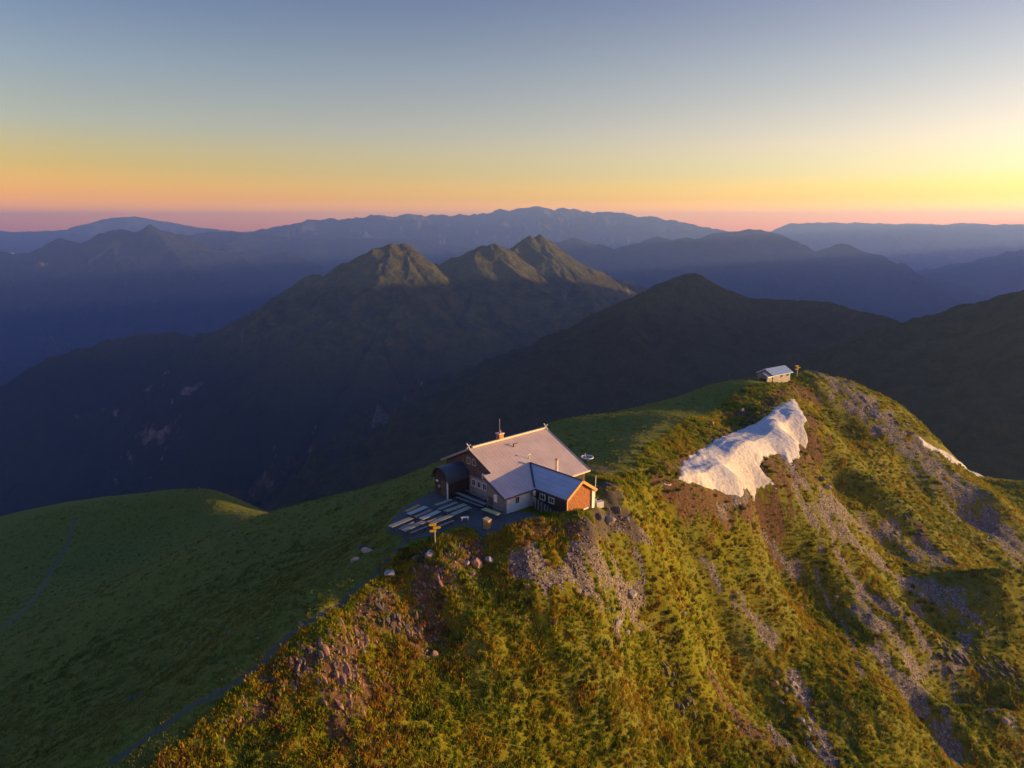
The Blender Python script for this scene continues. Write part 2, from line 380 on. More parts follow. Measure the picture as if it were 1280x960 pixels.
def grass_mat():
    b = NB('alpine_turf')
    sc, di, pa, su, dr, yd = (b.attr(k) for k in ('scree', 'dirt', 'path', 'sunny', 'dry', 'yard'))
    n1 = b.noise(0.35, 6, 0.7); n2 = b.noise(2.2, 6, 0.75); n3 = b.noise(9, 4, 0.7)
    green = b.mix(b.ramp(n2, [(0.35, 0), (0.65, 1)]), (0.075, 0.085, 0.014), (0.175, 0.18, 0.032))
    olive = b.mix(b.ramp(n2, [(0.3, 0), (0.7, 1)]), (0.08, 0.092, 0.006), (0.19, 0.172, 0.010))
    rust = b.mix(b.ramp(n3, [(0.35, 0), (0.7, 1)]), (0.12, 0.055, 0.02), (0.24, 0.14, 0.05))
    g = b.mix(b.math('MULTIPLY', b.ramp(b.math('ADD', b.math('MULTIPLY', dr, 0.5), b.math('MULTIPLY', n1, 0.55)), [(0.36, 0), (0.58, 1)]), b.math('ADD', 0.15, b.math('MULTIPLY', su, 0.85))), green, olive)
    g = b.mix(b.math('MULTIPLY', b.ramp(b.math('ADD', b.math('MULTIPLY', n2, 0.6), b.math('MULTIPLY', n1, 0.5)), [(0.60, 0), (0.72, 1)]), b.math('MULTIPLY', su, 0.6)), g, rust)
    stone = b.mix(b.ramp(b.vor(3.2, o='Color'), [(0.2, 0), (0.9, 1)]), (0.10, 0.085, 0.08), (0.28, 0.24, 0.225))
    stone = b.mix(b.ramp(b.vor(3.2, feat='DISTANCE_TO_EDGE'), [(0.0, 1), (0.12, 0)]), stone, (0.06, 0.05, 0.04))
    earth = b.mix(b.ramp(n2, [(0.35, 0), (0.65, 1)]), (0.05, 0.030, 0.018), (0.17, 0.10, 0.05))
    def soft(f, w, lo, hi): return b.ramp(b.math('ADD', b.math('MULTIPLY', f, 0.75), b.math('MULTIPLY', w, 0.5)), [(lo, 0), (hi, 1)])
    c = b.mix(soft(di, n2, 0.55, 0.75), g, earth)
    c = b.mix(soft(sc, n2, 0.62, 0.78), c, stone)
    c = b.mix(b.math('MULTIPLY', yd, 0.95), c, b.mix(n3, (0.045, 0.038, 0.034), (0.11, 0.09, 0.08)))
    c = b.mix(b.math('MULTIPLY', pa, 0.9), c, b.mix(n3, (0.085, 0.075, 0.065), (0.15, 0.135, 0.12)))
    b.color(c); b.b.inputs['Roughness'].default_value = 0.95; b.b.inputs['Specular IOR Level'].default_value = 0.1
    b.bump(b.math('ADD', b.math('MULTIPLY', n2, 0.7), b.math('MULTIPLY', n3, 0.35)), 0.22)
    return b.m
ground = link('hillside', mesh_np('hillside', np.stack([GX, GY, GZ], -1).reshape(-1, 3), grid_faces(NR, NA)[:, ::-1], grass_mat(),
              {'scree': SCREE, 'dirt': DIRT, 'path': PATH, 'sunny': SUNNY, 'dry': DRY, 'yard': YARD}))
tag(ground, 'grassy alpine ridge with a sunlit right face and a shaded left flank', kind='structure')

# ------------------------------------------------------------------ mountains
def mtn_mat(name, grassc=(0.05, 0.06, 0.022), dryc=(0.12, 0.105, 0.04), rockc=(0.17, 0.15, 0.14), sc=1.0, rock=0.5, forest_shade=None):
    b = NB(name)
    n1 = b.noise(0.004/sc, 8, 0.65); n2 = b.noise(0.02/sc, 8, 0.7); n3 = b.noise(0.09/sc, 5, 0.7)
    g = b.mix(b.ramp(n2, [(0.35, 0), (0.62, 1)]), grassc, dryc)
    g = b.mix(b.ramp(n3, [(0.45, 0), (0.72, 0.5)]), g, tuple(x*0.45 for x in grassc))
    if forest_shade:
        sz = b.n('ShaderNodeSeparateXYZ'); b.l(b.obj.outputs['Object'], sz.inputs[0])
        low = b.math('ADD', b.math('MULTIPLY', b.math('SUBTRACT', forest_shade, sz.outputs['Z']), 0.004), b.math('MULTIPLY', n2, 1.2))
        g = b.mix(b.ramp(low, [(0.5, 0), (1.0, 0.9)]), g, b.mix(n3, (0.006, 0.013, 0.009), (0.022, 0.034, 0.018)))  # dark forest tone that also carries the shade of the lower flanks
    sn = b.n('ShaderNodeSeparateXYZ'); b.l(b.geo.outputs['Normal'], sn.inputs[0])
    st = b.math('ADD', b.math('SUBTRACT', 1.0, sn.outputs['Z']), b.math('MULTIPLY', b.math('SUBTRACT', n1, 0.5), 0.9))
    st = b.math('ADD', st, b.math('MULTIPLY', b.math('SUBTRACT', n2, 0.5), 0.5))
    rk = b.mix(b.ramp(n3, [(0.3, 0), (0.7, 1)]), tuple(x*0.45 for x in rockc), tuple(x*1.25 for x in rockc))
    b.color(b.mix(b.ramp(st, [(1-rock-0.06, 0), (1-rock+0.10, 1)]), g, rk))
    b.b.inputs['Roughness'].default_value = 1.0; b.b.inputs['Specular IOR Level'].default_value = 0.0
    b.bump(b.math('ADD', n2, b.math('MULTIPLY', n3, 0.4)), 14*sc)
    return b.m
def crest_pts(L): return [tuple(at(px, py, D)) for px, py, D in L]
def seg_field(x, y, P, slope, pw=1.0, ref=None):
    """height of a ridge: crest height minus a flank that falls with distance, gullied across"""
    best = np.full(x.shape, -1e9); dist = np.full(x.shape, 1e9)
    for (ax, ay, az_), (bx, by, bz) in zip(P[:-1], P[1:]):
        L2 = (bx-ax)**2+(by-ay)**2+1e-9
        t = np.clip(((x-ax)*(bx-ax)+(y-ay)*(by-ay))/L2, 0, 1)
        d = np.hypot(x-ax-t*(bx-ax), y-ay-t*(by-ay))
        z = az_+t*(bz-az_) - slope*(d if pw == 1.0 else ref*(d/ref)**pw)
        m = z > best; best = np.where(m, z, best); dist = np.where(m, d, dist)
    return best, dist
def mountain(name, label, crests, mat, res, depth, slope=0.62, ns=None, spurs=0.0, rough=0.12, seed=0, width_lr=(0, 0), back=None, rg=0.9, spg=1.25, floor=-1700, sp_len=900, sp_drop=0.5, pw=1.0, jag=0.0):
    """crests: list of (list of (px, py, D), slope) - the first one is the skyline, others are ribs coming forward"""
    rr = random.Random(seed); ns = ns or res
    F = [(crest_pts(c), s, True) for c, s in crests]
    if jag:
        Q = F[0][0]; L = [0.0]
        for a, b2 in zip(Q[:-1], Q[1:]): L.append(L[-1]+math.hypot(b2[0]-a[0], b2[1]-a[1]))
        tt = np.arange(0, L[-1], res*2.2); Qi = np.array([np.interp(tt, L, [q[i] for q in Q]) for i in range(3)])
        jn = fbm(tt/(res*22), tt*0+seed, 5, seed+3, rid=True, gain=.6)-.4; Qi[2] += jag*jn; Qi[1] += res*1.5*vnoise(tt/(res*7), tt*0+.5, seed)
        F[0] = ([tuple(q) for q in Qi.T], F[0][1], True)
    main = F[0][0]
    if spurs:
        acc = 0
        for (a, b2) in zip(main[:-1], main[1:]):
            L = math.hypot(b2[0]-a[0], b2[1]-a[1]); acc += L
            while acc > spurs:
                acc -= spurs*rr.uniform(0.7, 1.3); t = rr.random()
                p = [a[i]+t*(b2[i]-a[i]) for i in range(3)]; p[2] -= 0.01*sp_len
                an = math.atan2(-p[0], -p[1]) + rr.uniform(-0.7, 0.7); Q = [tuple(p)]; ln = sp_len*rr.uniform(0.6, 1.2)
                for k in range(6):
                    an += rr.uniform(-0.25, 0.25); p = [p[0]+math.sin(an)*ln/6, p[1]+math.cos(an)*ln/6, p[2]-sp_drop*ln/6*rr.uniform(0.6, 1.35)]; Q.append(tuple(p))
                F.append((Q, slope*spg, False))
    xs = [p[0] for q, _, _ in F[:len(crests)] for p in q]; ys = [p[1] for q, _, _ in F[:len(crests)] for p in q]
    x0, x1 = min(xs)-depth*0.5-width_lr[0], max(xs)+depth*0.5+width_lr[1]; y0, y1 = min(ys)-depth, max(ys)+(back or depth*0.7)
    nx, ny = int((x1-x0)/res), int((y1-y0)/res)
    X, Y = np.meshgrid(np.linspace(x0, x1, nx), np.linspace(y0, y1, ny))
    wx = X+res*6*vnoise(X/(res*30), Y/(res*30), seed+1); wy = Y+res*6*vnoise(X/(res*30), Y/(res*30), seed+2)
    Z = np.full(X.shape, -1e9); DD = np.full(X.shape, 1e9)
    for P, s, keep in F:
        z, d = seg_field(X if keep else wx, Y if keep else wy, P, s, pw, 300.0)
        k = res*0.35; m = z > Z; DD = np.where(m, d, DD)
        hh = np.clip(0.5+0.5*(z-Z)/k/2, 0, 1); Z = np.where(np.abs(z-Z) < 2*k, Z*(1-hh)+z*hh + k*hh*(1-hh), np.maximum(z, Z))
    amp = np.minimum(DD*rough, 15*ns) + ns*0.25
    s_ = ns*40
    Z = Z + amp*(0.85*fbm(X/s_, Y/s_, 7, seed+5, rid=True, gain=0.52)-0.35) + ns*rg*(fbm(X/(ns*11), Y/(ns*11), 5, seed+9, rid=True, gain=.6)-.3)*(0.5+0.5*vnoise(X/(ns*60), Y/(ns*60), seed+12))*np.minimum(1, DD/(res*8)+0.4)
    Z = np.maximum(Z, floor+20*vnoise(X/900, Y/900, 4))
    o = link(name, mesh_np(name, np.stack([X, Y, Z], -1).reshape(-1, 3), grid_faces(ny, nx), mat))
    return tag(o, label, kind='structure')

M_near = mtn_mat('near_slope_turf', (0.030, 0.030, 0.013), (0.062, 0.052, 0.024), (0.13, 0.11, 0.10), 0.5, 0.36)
M_main = mtn_mat('mountain_turf', (0.034, 0.048, 0.016), (0.125, 0.10, 0.03), (0.21, 0.17, 0.14), 1.0, 0.48, forest_shade=-330)  # forest line set high so the lower flanks are painted shaded
M_mid = mtn_mat('distant_forest_and_rock', (0.022, 0.032, 0.016), (0.045, 0.048, 0.022), (0.15, 0.125, 0.115), 4.0, 0.36, forest_shade=-300)
M_far = mtn_mat('distant_limestone', (0.05, 0.06, 0.045), (0.09, 0.09, 0.065), (0.20, 0.185, 0.18), 5.0, 0.45)

mountain('dark_hill', 'dark shaded hill with a small rocky knob on its crest behind the small hut', [
    ([(560,560,900),(649,493,980),(700,450,1060),(737,430,1120),(770,395,1180),(800,372,1240),(825,358,1290),(850,347,1330),(858,344,1340),(866,343,1345),(875,342,1350),(882,350,1350),(905,362,1350),(930,372,1340),(960,376,1310),(1000,378,1280),(1040,381,1240),(1062,388,1200),(1100,397,1130),(1125,404,1080)], 0.60),
    ([(1125,404,1080),(1160,402,1010),(1200,398,930),(1240,386,860),(1280,373,800),(1330,352,760),(1420,335,700)], 0.50),
    ([(1125,404,1080),(1105,440,900),(1085,480,760),(1060,520,640)], 0.45),
    ([(866,345,1345),(850,400,1180),(800,470,1020),(770,520,900)], 0.55)],
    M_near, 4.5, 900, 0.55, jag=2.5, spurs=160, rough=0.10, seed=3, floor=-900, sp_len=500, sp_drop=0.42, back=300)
mountain('green_hill', 'green shaded hill shoulder at the right edge behind the ridge', [
    ([(1150,612,420),(1200,580,470),(1235,562,500),(1280,549,520),(1340,530,540),(1420,510,560)], 0.5)],
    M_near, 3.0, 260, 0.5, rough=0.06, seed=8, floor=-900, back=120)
mountain('main_mountain', 'big shaded mountain with three sunlit peaks beyond the valley', [
    ([(-160,560,2000),(-60,520,2150),(0,487,2250),(60,452,2350),(120,431,2420),(160,424,2480),(200,420,2540),(240,419,2560),(270,418,2560),(300,402,2540),(350,372,2480),(380,352,2450),(405,345,2430),(430,334,2430),(460,320,2460),(478,309,2500),(490,307,2520),(505,308,2540),(520,322,2600),(535,330,2660),(545,331,2700),(552,337,2720),(560,328,2740),(575,324,2720),(600,310,2700),(612,309,2700),(625,311,2740),(642,318,2900),(650,306,2980),(662,298,3020),(668,299,3040),(675,295,3050),(690,306,3060),(710,323,3040),(735,346,3000),(755,363,2960),(775,379,2920),(800,400,2880),(860,450,2800)], 0.80),
    ([(505,308,2540),(512,335,2420),(505,362,2300),(480,400,2120),(455,450,1920),(430,520,1680),(420,600,1450)], 0.74),
    ([(430,334,2430),(425,365,2300),(395,410,2120),(340,470,1900),(280,540,1650),(240,600,1450)], 0.72),
    ([(612,309,2700),(630,328,2620),(650,345,2540),(672,360,2470),(700,374,2400),(728,388,2330),(745,400,2270)], 0.70),
    ([(522,324,2600),(532,350,2480),(528,385,2300),(520,430,2100),(505,480,1900)], .70),
    ([(447,329,2440),(452,352,2350),(446,392,2180),(425,440,1950)], .72),
    ([(600,310,2700),(585,350,2520),(570,400,2300),(575,460,2080),(560,520,1850),(545,590,1600)], 0.70),
    ([(675,295,3050),(700,335,2930),(722,362,2830),(742,385,2740)], 0.75),
    ([(270,418,2560),(240,450,2380),(190,500,2150),(130,560,1900),(60,640,1650)], 0.66)],
    M_main, 5.0, 1500, 0.62, jag=9, ns=8, rg=1.0, spg=1.02, spurs=120, rough=0.085, seed=5, floor=-1500, sp_len=800, sp_drop=0.44, back=500)
_SR = [(2950,1150,60),(2900,1500,110),(2950,2000,85),(3000,2500,50),(3100,2900,20),(3200,3300,-60),(3300,3700,-200)]
_keep_cp = crest_pts
crest_pts = lambda L: [tuple(p) for p in L]
mountain('eastern_shade_ridge', 'unseen ridge added out of view to shade the dark hill and main mountain', [(_SR, 0.6)], M_main, 22.0, 1300, 0.6, spurs=400, rough=0.12, seed=91, floor=-1500, back=900)  # added out of view; blocks low sun from the hill and lower flanks
mountain('eastern_shade_massif', 'higher unseen ridge added far out of view to shade the distant mountains', [([(6900,4000,100),(6900,5200,230),(7000,6500,240),(7200,7800,200),(7300,8600,60)], 0.55)], M_mid, 50.0, 2400, 0.5, spurs=1000, rough=0.12, seed=93, floor=-1500, back=1500)  # also added unseen, to keep low sun off the left distant mountain
crest_pts = _keep_cp
mountain('lit_side_ridge', 'small ridge with sunlit flank right of the highest of the three peaks', [
    ([(740,352,3620),(760,348,3600),(778,350,3550),(800,358,3500),(820,372,3450),(860,395,3400)], 0.6)],
    M_main, 12.0, 700, 0.6, spurs=150, rough=0.15, seed=15, floor=-1500, back=300)
mountain('left_twin_peaks', 'hazy blue mountain with twin rocky summits in the left distance', [
    ([(-200,345,6800),(-60,325,7000),(0,316,7200),(18,320,7300),(40,318,7300),(62,305,7300),(75,300,7300),(92,304,7300),(118,309,7350),(130,295,7400),(140,288,7420),(152,287,7420),(163,293,7420),(171,300,7400),(178,291,7400),(187,283,7400),(196,290,7400),(210,304,7400),(223,315,7400),(260,317,7500),(300,319,7700),(335,322,8000),(345,318,8000),(368,318,8000),(385,326,8000),(410,338,7900),(450,352,7800)], 0.78),
    ([(150,287,7420),(130,330,6800),(90,370,6200),(20,420,5600),(-60,460,5200)], 0.42),
    ([(190,285,7400),(230,330,6900),(250,365,6400),(230,400,6000)], 0.42),
    ([(300,319,7700),(330,345,7200),(340,372,6800)], 0.42)],
    M_mid, 15.0, 2600, 0.46, jag=14, ns=24, spurs=700, rough=0.14, seed=21, floor=-1550, sp_len=2600, sp_drop=0.36, back=1200)
mountain('valley_spur', 'low dark blue spur in the valley at the left edge', [
    ([(-200,400,4300),(-60,440,4300),(0,462,4200),(20,470,4100),(60,500,3900)], 0.5)],
    M_mid, 24.0, 900, 0.46, rough=0.14, seed=24, floor=-1550, back=500)
mountain('right_hazy_range', 'violet hazy mountain range in the right middle distance', [
    ([(640,330,8200),(690,305,8200),(720,300,8200),(745,308,8200),(770,312,8100),(800,306,8000),(820,299,7900),(840,304,7900),(858,301,7800),(870,303,7800),(890,296,7700),(905,293,7700),(922,292,7700),(935,290,7700),(948,289,7700),(960,292,7700),(975,300,7600),(990,310,7600),(1005,312,7500),(1020,318,7400),(1035,312,7400),(1050,308,7400),(1065,312,7400),(1080,320,7400),(1110,330,7300),(1130,342,7200),(1145,352,7200),(1180,375,7000)], 0.5),
    ([(935,290,7700),(920,335,6900),(960,352,6400),(1040,372,6000),(1100,388,5700),(1150,400,5500)], 0.42),
    ([(1145,352,7200),(1180,345,8650),(1230,336,8900),(1280,330,9050),(1400,322,9150)], 0.4)],
    M_mid, 15.0, 2300, 0.46, jag=20, ns=24, spurs=650, rough=0.14, seed=33, floor=-1550, sp_len=2200, sp_drop=0.36, back=900)
mountain('violet_slope', 'pale violet mountain flank at the right edge in the distance', [
    ([(1140,356,8300),(1200,335,8780),(1250,322,9140),(1280,314,9380),(1400,300,9740)], 0.4)],
    M_mid, 34.0, 1600, 0.46, spurs=900, rough=0.12, seed=37, floor=-1550, sp_len=2000, sp_drop=0.36, back=900)
mountain('central_far_range', 'long pale violet mountain chain on the horizon in the centre', [
    ([(300,296,11700),(340,288,11700),(360,284,11700),(380,280,11856),(392,277,12012),(410,277,12090),(425,275,12090),(440,276,12090),(452,272,12090),(462,273,12090),(480,272,12168),(495,274,12246),(510,271,12324),(540,272,12480),(560,272,12636),(580,271,12636),(598,271,12714),(605,268,12792),(625,265,12870),(650,264,12948),(672,261,12948),(690,264,12948),(715,264,12948),(735,268,12948),(755,268,12870),(780,270,12792),(800,274,12714),(820,273,12636),(840,280,12558),(865,284,12480),(890,289,12324),(930,296,12168),(980,305,12012)], 0.5)],
    M_far, 17.0, 2200, 0.5, jag=34, ns=25, spurs=430, rough=0.20, seed=43, floor=-1600, sp_len=1500, sp_drop=0.4, back=800)
mountain('right_far_plateau', 'flat topped hazy plateau on the horizon at the right', [
    ([(930,320,13877),(960,300,14115),(972,291,14274),(985,281,14274),(1010,280,14274),(1040,279,14274),(1065,279,14274),(1090,280,14274),(1120,281,14274),(1150,281,14274),(1180,282,14274),(1210,280,14274),(1240,282,14274),(1280,282,14274),(1360,281,14274),(1500,286,14274)], 0.55)],
    M_far, 22.0, 2000, 0.5, jag=14, ns=25, spurs=560, rough=0.16, seed=51, floor=-1600, sp_len=2200, sp_drop=0.4, back=1200)
mountain('left_far_range', 'faint blue mountain on the horizon at the left', [
    ([(-300,292,15463),(-100,291,15463),(0,291,15463),(60,290,15463),(95,288,15463),(115,280,15463),(130,274,15463),(150,273,15463),(168,271,15463),(185,274,15463),(215,280,15463),(240,284,15463),(262,287,15463),(290,290,15463),(350,296,15463)], 0.4)],
    M_far, 36.0, 2000, 0.45, jag=12, spurs=700, rough=0.14, seed=61, floor=-1600, sp_len=2200, sp_drop=0.35, back=1200)
mountain('left_blue_hills', 'blue wooded hills between the twin peaks and the horizon', [
    ([(150,305,10260),(230,296,10260),(262,291,10260),(290,291,10260),(330,294,10260),(370,298,10260),(420,300,10260),(500,298,10260),(560,306,10260),(640,318,10260)], 0.35)],
    M_mid, 36.0, 2300, 0.4, spurs=900, rough=0.12, seed=71, floor=-1600, sp_len=2600, sp_drop=0.3, back=1500)

mountain('horizon_hills', 'lowest pale line of hills along the whole horizon', [
    ([(px, 289+1.5*math.sin(px*0.021)+1.0*math.sin(px*0.057), 17500) for px in range(-700, 2000, 60)], 0.3)],
    M_far, 70.0, 1500, 0.35, spurs=2500, rough=0.10, seed=81, floor=-1600, sp_len=2200, sp_drop=0.3, back=1000)
# valley floor to the horizon
def valley_mat():
    b = NB('valley_floor'); n1 = b.noise(0.0006, 8, 0.6); n2 = b.noise(0.004, 6, 0.6)
    c = b.mix(b.ramp(n1, [(0.42, 0), (0.58, 1)]), (0.025, 0.04, 0.02), (0.10, 0.12, 0.05))
    c = b.mix(b.ramp(n2, [(0.62, 0), (0.68, 1)]), c, (0.22, 0.21, 0.19)); b.color(c); return b.m
E_ = 19500.0; n = 41
vx, vy = np.meshgrid(np.linspace(-E_, E_, n), np.linspace(-3000, E_, n))
valley = link('valley_ground', mesh_np('valley_ground', np.stack([vx, vy, np.full_like(vx, -1450.0)], -1).reshape(-1,3), grid_faces(n, n), valley_mat()))
tag(valley, 'wide valley floor reaching the horizon', kind='structure')
#BUILDINGS

# ------------------------------------------------------------------ mesh builder
class G:
    def __init__(s): s.v = []; s.f = []
    def poly(s, pts, ext):
        """closed prism: flat polygon pushed along a vector"""
        n = len(pts); b = len(s.v); e = Vector(ext)
        s.v += [tuple(p) for p in pts] + [tuple(Vector(p)+e) for p in pts]
        s.f += [tuple(range(b+n-1, b-1, -1)), tuple(range(b+n, b+2*n))]
        s.f += [(b+i, b+(i+1) % n, b+n+(i+1) % n, b+n+i) for i in range(n)]
        return s
    def box(s, x0, x1, y0, y1, z0, z1):
        return s.poly([(x0,y0,z0),(x1,y0,z0),(x1,y1,z0),(x0,y1,z0)], (0,0,z1-z0))
    def bar(s, p, q, w, h=None, up=(0,0,1)):
        """square bar between two points"""
        p = Vector(p); q = Vector(q); d = (q-p).normalized(); a = d.cross(Vector(up))
        if a.length < 1e-3: a = d.cross(Vector((1,0,0)))
        a.normalize(); c = d.cross(a).normalized(); a *= w/2; c *= (h or w)/2
        return s.poly([p-a-c, p+a-c, p+a+c, p-a+c], q-p)
    def tube(s, p, q, r, n=10, r2=None):
        p = Vector(p); q = Vector(q); d = (q-p).normalized(); a = d.orthogonal().normalized(); c = d.cross(a); b = len(s.v); r2 = r if r2 is None else r2
        for k, (o, rr) in enumerate(((p, r), (q, r2))):
            s.v += [tuple(o+(a*math.cos(i*6.28318/n)+c*math.sin(i*6.28318/n))*rr) for i in range(n)]
        s.f += [(b+i, b+(i+1) % n, b+n+(i+1) % n, b+n+i) for i in range(n)] + [tuple(range(b+n-1, b-1, -1)), tuple(range(b+n, b+2*n))]
        return s
    def done(s, name, mat, parent=None, bevel=0.0, smooth=False, loc=None):
        me = bpy.data.meshes.new(name); me.from_pydata(s.v, [], s.f); bm = bmesh.new(); bm.from_mesh(me)
        bmesh.ops.recalc_face_normals(bm, faces=bm.faces); bm.to_mesh(me); bm.free(); me.materials.append(mat)
        if smooth: me.polygons.foreach_set('use_smooth', [True]*len(me.polygons))
        o = link(name, me, parent, loc)
        if bevel:
            m = o.modifiers.new('bevel', 'BEVEL'); m.width = bevel; m.segments = 2; m.limit_method = 'ANGLE'
        return o
def copy_tree(o, parent=None):
    c = o.copy(); COL.objects.link(c); c.parent = parent
    for ch in list(o.children): copy_tree(ch, c)
    return c

def roof_mat(name, c, metal=0.35):
    b = NB(name)
    wv = b.n('ShaderNodeTexWave', wave_type='BANDS', bands_direction='X'); wv.inputs['Scale'].default_value = 0.55; b.l(b.obj.outputs['Object'], wv.inputs['Vector'])
    seam = b.ramp(wv.outputs['Fac'], [(0.93, 0), (0.99, 1)])
    n1 = b.noise(0.5, 5, 0.6); n2 = b.noise(4, 5, 0.7, b.mapv((1, 0.15, 1)))
    col = b.mix(b.ramp(n1, [(0.3, 0), (0.7, 1)]), tuple(x*0.86 for x in c), tuple(x*1.1 for x in c))
    col = b.mix(b.ramp(n2, [(0.55, 0), (0.8, 0.5)]), col, tuple(x*y for x, y in zip(c, (0.75, 0.6, 0.5))))
    col = b.mix(b.math('MULTIPLY', seam, 0.35), col, tuple(x*0.5 for x in c))
    b.color(col); b.b.inputs['Metallic'].default_value = metal; b.b.inputs['Roughness'].default_value = 0.55
    b.bump(b.math('ADD', b.math('MULTIPLY', seam, 0.5), b.math('MULTIPLY', n1, 0.4)), 0.03); return b.m
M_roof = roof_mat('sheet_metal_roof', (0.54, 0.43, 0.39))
M_roofw = roof_mat('shade_tinted_sheet_metal', (0.40, 0.43, 0.49))  # same metal as the main roof, cooled to put shade into the colour
M_flash = simple('dark_flashing', (0.05, 0.065, 0.09), 0.5, 0.2)
M_ridge = simple('ridge_board', (0.62, 0.50, 0.38), 0.6, 0.2)
M_white = simple('white_paint', (0.66, 0.65, 0.64), 0.7, 0.08, 4)
M_plaster = simple('white_plaster', (0.58, 0.57, 0.58), 0.9, 0.14, 1.5, 0.02)
M_wood = simple('dark_weathered_wood', (0.042, 0.034, 0.029), 0.85, 0.4, 6, 0.01, stretch=(1, 1, 0.2))
M_brown = simple('brown_wall_wood', (0.085, 0.066, 0.057), 0.85, 0.35, 5, 0.01)
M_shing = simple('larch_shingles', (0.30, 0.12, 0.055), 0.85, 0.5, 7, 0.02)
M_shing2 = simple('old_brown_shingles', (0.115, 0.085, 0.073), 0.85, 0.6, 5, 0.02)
M_fascia = simple('varnished_fascia', (0.50, 0.27, 0.10), 0.6, 0.2, 5)
M_glass = simple('dark_window_glass', (0.012, 0.014, 0.018), 0.12, 0.2, spec=0.6)
M_frame = simple('pale_window_frame', (0.42, 0.38, 0.35), 0.7, 0.15)
M_stonew = simple('rubble_stone_wall', (0.20, 0.18, 0.165), 0.95, 0.45, 6, 0.06)
M_brick = simple('chimney_masonry', (0.34, 0.17, 0.11), 0.9, 0.35, 9, 0.02)
M_metal = simple('galvanised_metal', (0.42, 0.42, 0.43), 0.45, 0.1, metal=0.7)
M_table = simple('pale_larch_planks', (0.30, 0.27, 0.205), 0.8, 0.2, 8, 0.004, stretch=(0.2, 1, 1))
M_bench = simple('grey_weathered_planks', (0.26, 0.235, 0.215), 0.85, 0.2, 8, 0.004, stretch=(0.2, 1, 1))
M_orange = simple('orange_varnish_planks', (0.46, 0.25, 0.08), 0.7, 0.15, 8)
M_redwood = simple('reddish_planks', (0.30, 0.19, 0.165), 0.75, 0.2, 8)
M_whitish = simple('bleached_planks', (0.36, 0.355, 0.35), 0.75, 0.15, 8)
M_yellowp = simple('yellowish_planks', (0.44, 0.42, 0.19), 0.75, 0.15, 8)
M_purple = simple('greyed_mauve_planks', (0.25, 0.225, 0.26), 0.8, 0.15, 8)
M_yellow = simple('yellow_sign_paint', (0.80, 0.52, 0.02), 0.5, 0.06)
M_black = simple('black_print', (0.02, 0.02, 0.02), 0.6, 0.1)
M_rock = None

def rock_mat(name, c1, c2, sc=3.0):
    b = NB(name); n1 = b.noise(sc, 6, 0.7); n2 = b.noise(sc*5, 5, 0.7)
    c = b.mix(b.ramp(n1, [(0.3, 0), (0.7, 1)]), c1, c2)
    c = b.mix(b.ramp(n2, [(0.5, 0), (0.75, 0.7)]), c, tuple(x*0.35 for x in c1))
    oi = b.n('ShaderNodeObjectInfo'); c = b.mix(b.math('MULTIPLY', oi.outputs['Random'], 0.5), c, tuple(x*0.5 for x in c2))
    b.color(c); b.b.inputs['Roughness'].default_value = 0.95; b.bump(n2, 0.05); return b.m
M_rockp = rock_mat('pale_rock', (0.24, 0.21, 0.20), (0.46, 0.40, 0.38))
M_rockd = rock_mat('dark_rock', (0.07, 0.06, 0.055), (0.16, 0.14, 0.13))
M_slate = rock_mat('rust_slate', (0.16, 0.085, 0.06), (0.40, 0.25, 0.19), 2.0)

# ------------------------------------------------------------------ the mountain hut
ZE, K = 2.28, 0.485            # eave height and roof pitch
YR = 7.8; ZR = ZE+K*(YR+0.3)   # main ridge
X0, X1 = 0.77, 14.75           # gable ends of the main roof
def rz_(a): return ZE+K*(a+0.3) if a <= YR else ZR-K*(a-YR)
hut = empty('mountain_hut', (HUT_O[0], HUT_O[1], 0), HUT_AZ)
tag(hut, 'large mountain hut with broad pale metal roof and a side wing on the ridge', 'mountain hut')
T_ = 0.16
wx0, wx1, wy1 = 1.35, 14.2, 13.0
def low(a): return rz_(a)-T_-0.03
# walls
g = G(); g.poly([(wx0,3.3,-0.6),(wx0,3.3,low(3.3)),(wx0,YR,low(YR)),(wx0,wy1,low(wy1)),(wx0,wy1,-0.6)], (0.3,0,0)); g.done('front_gable_wall', M_brown, hut)
g = G(); g.poly([(wx1-.3,0.0,-0.6),(wx1-.3,0.0,low(0)),(wx1-.3,YR,low(YR)),(wx1-.3,wy1,low(wy1)),(wx1-.3,wy1,-0.6)], (0.3,0,0)); g.done('rear_gable_wall', M_brown, hut)
G().box(wx0+.3, wx1-.3, wy1-.3, wy1, -0.6, low(wy1)).done('north_wall', M_stonew, hut)
G().box(9.65, wx1-.3, 0.0, 0.3, -0.6, low(0.0)).done('courtyard_wall', M_wood, hut)  # white wall carried on; dark wood colour stands in for its shade
g = G(); g.poly([(0,0,-0.6),(0,0,low(0)),(0,3.3,low(3.3)),(0,3.3,-0.6)], (0.25,0,0)); g.done('lean_to_wall', M_stonew, hut)
G().box(0.25, wx0+.1, 3.08, 3.3, -0.6, low(3.08)).done('lean_to_return_wall', M_brown, hut)
G().box(0.252, 4.94, 0.003, 0.25, -0.6, low(0.1)).done('white_wall', M_plaster, hut)
# pale stone band at the foot of the front gable
G().box(wx0-.07, wx0-0.003, 3.4, 8.2, -0.3, 2.55).done('rendered_wall_base', simple('grey_render', (0.26,0.235,0.225), 0.95, 0.25, 2, 0.03), hut)
